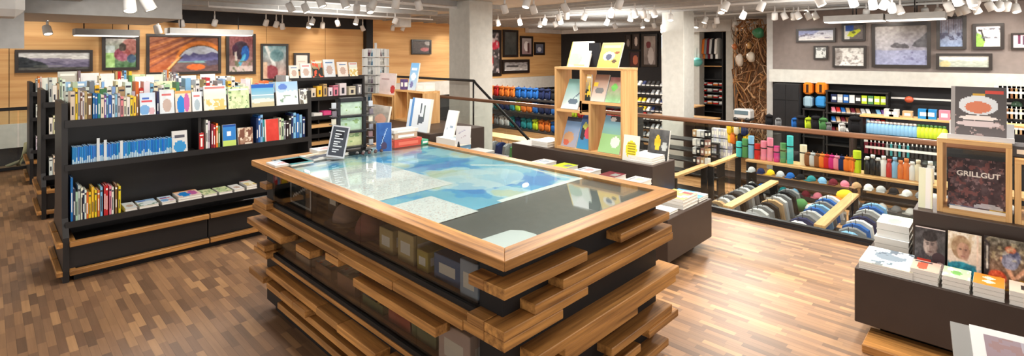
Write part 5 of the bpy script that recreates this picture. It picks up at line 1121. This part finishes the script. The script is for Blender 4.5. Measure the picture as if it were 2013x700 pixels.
# --- lower hall left of column 2: rack along U at V~4
shelf_unit('clothes_rack', 8.05, 3.98, 9.3, 4.1, (LF + .06, -.2), 'short wood-topped rack between low plinth and balustrade')
shelf_unit('clothes_rack', 9.35, 3.9, 10.75, 4.02, (LF + .06, -.2), 'wood-topped rack with yellow bags left of the long rack')
for i in range(8):
    cn = ['blue', 'light blue', 'blue', 'navy', 'light blue', 'grey', 'blue', 'teal'][i]
    bag(7.4 + .16 * (i % 4), 3.45 + .22 * (i // 4), -1.0, cn, '%s folded bag low behind the blue magazines, %s' % (cn, ordn(i)), 'blue bags low behind the blue magazines', .55)
shelf_unit('low_table', 7.2, 3.3, 8.1, 3.9, (LF + .1, -1.0), 'low table with blue bags behind the corner of the plinth', False)
for i in range(10):
    cn = ['yellow', 'yellow', 'cream', 'yellow', 'navy', 'yellow', 'orange', 'yellow', 'black', 'yellow'][i]
    v = pU(1435 + (i % 5) * 7, 100, 11.2)[0]; z = pU(1440, 265 + 18 * (i // 5), 11.2)[1]
    bag(11.2 + .05 * (i % 2), v, z, cn, '%s bag in the yellow group left of the coloured rolls, %s' % (cn, ordn(i)), 'yellow bags left of the coloured rolls', .5)
for i in range(24):
    c_, r_ = i % 8, i // 8; v = pU(1404 + c_ * 4.5, 100, 11.4)[0]; z = pU(1415, (262, 282, 302)[r_], 11.4)[1]
    boxy(11.4, v, z - .1, .12, .06, .2, [CN['light grey'], (200, 200, 222), CN['white'], (176, 180, 204)][i % 4], 'pale lilac packet in the block beside the column, row %s, %s' % (['top', 'middle', 'bottom'][r_], ordn(c_)), 'packet', 'packet', 0, 'lilac packets beside the narrow column')
shelf_unit('merchandise_rack', 11.3, 4.6, 11.7, 6.3, (LF + .1, -.9, -.62, -.38, -.14), 'dark rack with lilac packets right of the narrow column', False)
# dark wire baskets
t = empty('wire_basket_stand', (8.35, 4.55, LF)); tag(t, 'black round wire basket stand right of the narrow column base', 'basket')
mb = MB()
for k in range(14):
    a = 2 * math.pi * k / 14; mb.tube([(.24 * math.cos(a), .24 * math.sin(a), 0), (.27 * math.cos(a), .27 * math.sin(a), 1.3)], .008, 5)
for z in (0, .3, .65, 1.0, 1.3):
    mb.tube([(.26 * math.cos(2 * math.pi * k / 20), .26 * math.sin(2 * math.pi * k / 20), z) for k in range(21)], .01, 5)
mb.build('basket', CORE, parent=t); MB().lathe([(.22, .6), (.22, 1.22), (.1, 1.25)], 14).build('liner', CORE, parent=t)
for i in range(16):
    c_, r_ = i % 4, i // 4; v = pU(1368 + c_ * 8, 100, 9.6)[0]; z = pU(1380, (262, 280, 297, 316)[r_], 9.6)[1]
    boxy(9.6, v, z - .08, .12, .07, .13, [CN['tan'], CN['light grey'], (150, 110, 100), CN['white'], CN['black']][(i * 3 + r_) % 5], 'small packet on the round rack beside the column, tier %s, %s' % (ORD[r_], ordn(c_)), 'packet', 'packet', 0, 'packets on the rack beside the narrow column')
shelf_unit('merchandise_rack', 9.5, 5.0, 9.8, 6.0, (LF + .1, -.7, -.42, -.2, .05), 'dark rack with small packets just right of the narrow column', False)

# --- clothing bay beyond, U 17.6..19
va, vb = pU(1376, 100, 18.2)[0], pU(1427, 100, 18.2)[0]
struct(MB().box(18.4, vb - .3, LF, 18.5, va + .3, 2.75).build('wall_bay_panel', CORE))
t = empty('clothing_display', (18.1, (va + vb) / 2, 0)); tag(t, 'dark display bay with folded stacks and hanging clothes beside the root sculpture', 'shelf rack'); hh = (va - vb) / 2
for z in (1.42, .95, .72, .50, .28, .06, -.2): MB().box(-.15, -hh, z - .03, .25, hh, z).build('shelf_board', LIGHTV if z > 1.4 else STEEL, parent=t)
for s in (-1, 1): MB().box(-.2, s * hh - .02, LF, .25, s * hh + .02, 2.6).build('upright', CORE, parent=t)
for r_, z in enumerate((.72, .50, .28, .06)):
    for i in range(4):
        v = va - .12 - (va - vb - .1) * i / 4 - .1; cn = ['red', 'white', 'orange', 'red', 'light grey', 'maroon', 'white', 'tan'][(i + r_ * 3) % 8]
        t = MB(); t.box(0, 0, 0, .26, .17, .05, CN[cn], bev=.015); t.box(.005, .003, .051, .255, .167, .10, CN['white' if cn != 'white' else 'red'], bev=.015)
        tag(t.build('folded_clothes', CLOTH, loc=(17.98, v - .1, z)), '%s folded clothes in the dark bay, %s shelf, %s from left' % (cn, ['top', 'second', 'third', 'bottom'][r_], ordn(i)), 'clothes', 'folded clothes in the dark bay')
for i in range(6):
    v = va - .3 - (va - vb - .4) * i / 6; cn = ['orange', 'grey', 'maroon', 'light grey', 'black', 'white', 'maroon', 'white', 'black'][i]
    jacket(18.05, v, 2.4, cn, '%s garment hanging at the top of the dark bay, %s from left' % (cn, ordn(i)), 'garments hanging at the top of the dark bay', rz=R(0), s=1.1)
t = MB(); t.blob(0, 0, 0, .2, .2, .16, (110, 196, 190), seg=12); t.tube([(0, 0, .1), (0, 0, .5)], .01); v, z = pU(1370, 122, 17.4); tag(t.build('turquoise_ball', PLAST, loc=(17.4, v, z)), 'turquoise round ornament beside the dark clothing bay', 'ornament')
# counter in front of the bay
shelf_unit('counter', 15.2, 6.9, 15.9, 10.2, (LF + .1, -.3, pU(1400, 212, 15.2)[1]), 'long pale topped counter in front of the dark clothing bay', True)
for i in range(14):
    v = 9.9 - i * .21; boxy(15.3, v, -.3, .2, .16, .22, [CN['maroon'], CN['black'], CN['red'], CN['grey']][i % 4], 'dark red box inside the counter before the clothing bay, %s from left' % ordn(i), group='boxes inside the long counter')
v, z = pU(1462, 238, 14.5); t = empty('toy_van', (14.5, v, z)); tag(t, 'small white van shaped display at the end of the counter', 'display')
t.scale = (.75, .75, .75); MB().box(-.25, -.3, .08, .25, .3, .45, (200, 200, 198), bev=.06).build('body', PLAST, parent=t); MB().box(-.26, -.24, .26, -.249, .24, .4, (90, 110, 120)).build('windscreen', PLAST, parent=t)
for s in (-.2, .2): MB(Matrix.Rotation(R(90), 4, 'Y')).lathe([(.08, -.27), (.08, .27)], 12, (40, 40, 40), c=(-.08, s, 0)).build('wheel', PLAST, parent=t)
shelf_unit('counter', 14.1, 6.0, 14.9, 7.9, (LF + .1, z - .01), 'counter end carrying the small white van', True)

# --- root / branch sculpture between bay and right wall
rr = random.Random(5)
va, vb = pU(1443, 100, 16.4)[0], pU(1514, 100, 16.4)[0]
t = empty('branch_sculpture', (16.4, (va + vb) / 2, LF)); tag(t, 'tall wall of tangled brown branches and roots left of the grey wall', 'sculpture'); hh = (va - vb) / 2
BC = [(160, 116, 80), (126, 88, 60), (190, 148, 108), (104, 74, 54), (176, 126, 80), (206, 170, 134)]
def twig(mb, r0, zspan=.26):
    y0 = rr.uniform(-hh, hh); pts = []; x, y, z = rr.uniform(-.2, .5), y0, rr.uniform(0, 4.2); dy, dz = rr.uniform(-.16, .16), rr.uniform(-zspan, zspan)
    for q in range(7):
        pts.append((x, max(-hh, min(hh, y)), max(0, min(4.3, z)))); x += rr.uniform(-.07, .07); y += dy + rr.uniform(-.1, .1); z += dz + rr.uniform(-.06, .06); dy *= .85
    mb.tube(pts, [r0 * (1 - .1 * i) for i in range(7)], 5, rr.choice(BC)); return mb
for k in range(60): twig(MB(), rr.uniform(.018, .045), .34).build('branch', CLOTH, parent=t)
mb = MB()
for k in range(260): twig(mb, rr.uniform(.008, .02))
mb.build('twigs', CLOTH, parent=t)['kind'] = 'stuff'
for k, (px, py, c) in enumerate(((1495, 65, (60, 130, 90)), (1458, 118, (220, 206, 190)), (1480, 112, (226, 214, 196)), (1448, 92, (190, 110, 60)), (1476, 90, (200, 150, 90)))):
    v, z = pU(px, py, 16.2); tt = MB(); tt.blob(0, 0, 0, .12, (.16, .1, .12, .07, .07)[k], (.16, .2, .16, .1, .1)[k], c, wob=.25); tag(tt.build('ornament', PLAST, loc=(16.05, v, z)), ['green', 'white crouching', 'white', 'orange', 'golden'][k] + ' ornament hung among the tangled branches', 'ornament')

# --- hall below the plywood wall (left of the cube shelf)
shelf_unit('merchandise_rack', 8.75, 7.4, 9.25, 11.6, (LF + .1, -.75, -.2), 'wood-topped rack seen behind the stair handrail')
for i in range(14):
    v = 8.0 + i * .24; cn = ['grey', 'green', 'grey', 'navy', 'grey', 'red', 'grey', 'grey', 'grey', 'lime', 'lime', 'grey', 'black', 'grey'][i]
    jacket(8.62, v, -.28, cn, '%s vest hanging on the rack behind the stair rail, %s from right' % (cn, ordn(i)), 'vests behind the stair rail', rz=R(0), s=.7)
shelf_unit('merchandise_rack', 11.8, 7.0, 12.3, 13.8, (LF + .1, -.55, -.02, .42), 'tall rack full of bags below the plywood wall', False)
cols = ['red', 'orange', 'orange', 'grey', 'light grey', 'teal', 'navy', 'teal', 'lime', 'orange', 'blue', 'navy', 'blue', 'black', 'lime', 'red', 'blue', 'navy']
for r_, z in enumerate((-.55, -.02, .42)):
    for i in range(26):
        v = 13.6 - i * .25; cn = cols[(i * 7 // 10 + r_ * 2) % 18] if r_ < 2 else ['red', 'orange', 'orange', 'red', 'orange', 'orange', 'blue', 'blue', 'blue', 'navy', 'black', 'grey', 'navy', 'black', 'grey', 'black', 'blue', 'black'][i * 7 // 10]
        bag(12.0, v, z, cn, '%s rucksack on the rack below the plywood wall, %s tier, %s from left' % (cn, ['lowest', 'middle', 'top'][r_], ordn(i)), 'rucksacks below the plywood wall', .7, R(-90))
# black shoe wall right of the cube shelf
va, vb = pU(1238, 100, 13.0)[0], pU(1302, 100, 13.0)[0]
shelf_unit('shoe_wall', 13.1, vb - .3, 13.5, va + .6, (LF + .1, -.5, -.26, -.02, .22, .46, .70, .94), 'black shoe shelving between cube shelf and narrow column', False)
for r_, z in enumerate((-.5, -.26, -.02, .22, .46, .70, .94)):
    for i in range(8):
        v = va + .1 - (va - vb + .1) * i / 8; cn = ['black', 'grey', 'white', 'black', 'light grey', 'navy', 'black', 'grey'][(i * 3 + r_ * 2) % 8]
        if r_ in (3, 4) and i in (1, 2, 3): cn = 'yellow'
        shoe(13.2, v - .05, z, cn, '%s shoe right of the cube shelf, %s tier from bottom, %s from left' % (cn, ORD[r_], ordn(i)), 'shoes on the black shelving by the narrow column', rz=R(190), s=.9)
# wall goods under left fascia: pale shape on floor beyond the far left railing
t = MB(); t.tube([(0, 0, 0), (.12, 0, .35), (.3, 0, .42), (.55, .1, .2)], [.03, .06, .07, .05], 8, (214, 200, 160)); t.tube([(.25, 0, .4), (.1, .05, .1), (-.15, .05, 0)], .03, 6, (190, 180, 150))
tag(t.build('antler_ornament', CLOTH, loc=(pV(36, 320, 12.2)[0], 12.2, pV(36, 326, 12.2)[1])), 'pale cream carved ornament beyond the far left railing', 'ornament')
shelf_unit('merchandise_rack', -1.0, 12.0, 5.0, 12.6, (LF + .1, LF + .5, pV(36, 327, 12.2)[1] - .03), 'dark low counter beyond the far left railing', False)

# ================================================================== TRACK LIGHTS
def track(u0, v0, u1, v1, z, label):
    L = math.hypot(u1 - u0, v1 - v0); t = MB(); t.box(0, -.02, 0, L, .02, .04)
    for k in range(int(L / 1.5) + 1): t.box(k * 1.5, -.006, .04, k * 1.5 + .012, .006, (2.94 if v0 == 9.0 else 2.985 if z > 2.9 else CEILZ) - z)
    tag(t.build('lighting_track', WHITE, loc=(u0, v0, z), rz=math.atan2(v1 - v0, u1 - u0)), label, 'lighting track')
track(3.0, 9.0, 8.5, 9.0, 2.87, 'white lighting track nearest above the bookcases')
track(3.4, 12.6, 9.5, 12.6, 2.87, 'white lighting track before the plywood wall')
track(11.5, -1, 11.5, 12, 2.92, 'long white lighting track over the lower hall')
track(14.3, -2, 14.3, 7, 2.92, 'white lighting track close to the grey picture wall')
proto = None
def spotlight():
    t = empty('track_spotlight')
    MB().tube([(0, 0, .2), (0, 0, .05)], .018, 6).build('stem', WHITE, parent=t)
    M = Matrix.Rotation(R(25), 4, 'X')
    MB(M).lathe([(.045, .09), (.06, .07), (.065, -.07), (.06, -.075), (.055, -.06)], 14).build('housing', WHITE, parent=t)
    hs = [c for c in t.children if c.name.startswith('housing')][0]
    MB(M).lathe([(.054, -.064), (.05, -.06)], 14).build('lens', LAMP, parent=hs)
    return t
LP = [(93, 60), (255, 11), (291, 8), (310, 58), (357, 46), (422, 45), (523, 45), (543, 48), (555, 52), (607, 50), (614, 43), (634, 50), (664, 46), (700, 43), (701, 18), (678, 7), (631, 5), (601, 17), (571, 15), (733, 9), (727, 18), (778, 7), (823, 11), (777, 41), (772, 55), (713, 56), (792, 56),
      (979, 45), (992, 18), (1035, 7), (1049, 19), (1111, 16), (1114, 31), (1099, 34), (1022, 44), (1062, 48), (1071, 43), (1092, 48), (1102, 41), (1149, 33), (1131, 55), (1193, 44), (1209, 52), (1202, 27), (1217, 8), (1248, 28), (1265, 28), (1286, 27), (1273, 35), (1240, 35), (1263, 50), (1286, 50), (1318, 35),
      (1426, 13), (1418, 19), (1386, 40), (1409, 40), (1369, 50), (1387, 50), (1405, 50), (1461, 31), (1445, 48), (1457, 48), (1496, 13), (1523, 32), (1542, 32), (1560, 32), (1569, 31), (1589, 32), (1603, 32), (1612, 3), (1677, 4), (1716, 9), (1737, 10), (1753, 15), (1769, 20), (1703, 26), (1757, 26), (1819, 24), (1843, 24), (1868, 24),
      (1865, 14), (1886, 23), (1898, 20), (1916, 10), (1920, 19), (1947, 13), (1965, 13), (1978, 13), (1997, 17), (1883, 2), (1911, 4)]
proto = spotlight()
def zone(px): return ('at far left above the panorama' if px < 320 else 'above the bookcases' if px < 560 else 'left of the big column' if px < 850 else 'above the cube shelf' if px < 1160 else 'left of the narrow column' if px < 1330 else 'above the dark clothing bay' if px < 1510 else 'before the grey picture wall' if px < 1770 else 'at the upper right')
cnt = {}
for i, (px, py) in enumerate(sorted(LP)):
    a, b = ray(px); zt = 2.78; D = F * (zt - H) / (CY - py); D = min(D, 15.5 / b if b > 0 else 99, (14.9 if px > 1515 else 18.8) / a)
    if px < 320: D = (13.5 if py > 40 else 8.0) / b
    zl = H + (CY - py) / F * D
    if i == 0: o = proto
    else:
        o = proto.copy(); COL.objects.link(o)
        for ch in [c for c in proto.children if not c.name.startswith('drop_rod')]:
            c = ch.copy(); COL.objects.link(c); c.parent = o
            for g in ch.children:
                d = g.copy(); COL.objects.link(d); d.parent = c
    ceil_here = (2.5 if py > 40 else 2.72) if px < 320 else CEILZ
    s = 1.15
    o.location = (a * D, b * D, zl); o.rotation_euler = (0, 0, random.uniform(0, 6.28)); o.scale = (s, s, s)
    zn = zone(px); cnt[zn] = cnt.get(zn, 0) + 1
    tag(o, 'white track spotlight %s, %s from left' % (zn, ordn(cnt[zn] - 1)), 'spotlight', 'track spotlights on the ceiling')
    if ceil_here - zl - .25 > .02:
        st_ = MB().tube([(0, 0, .19), (0, 0, (ceil_here - zl) / s)], .012, 5).build('drop_rod', WHITE, parent=o)
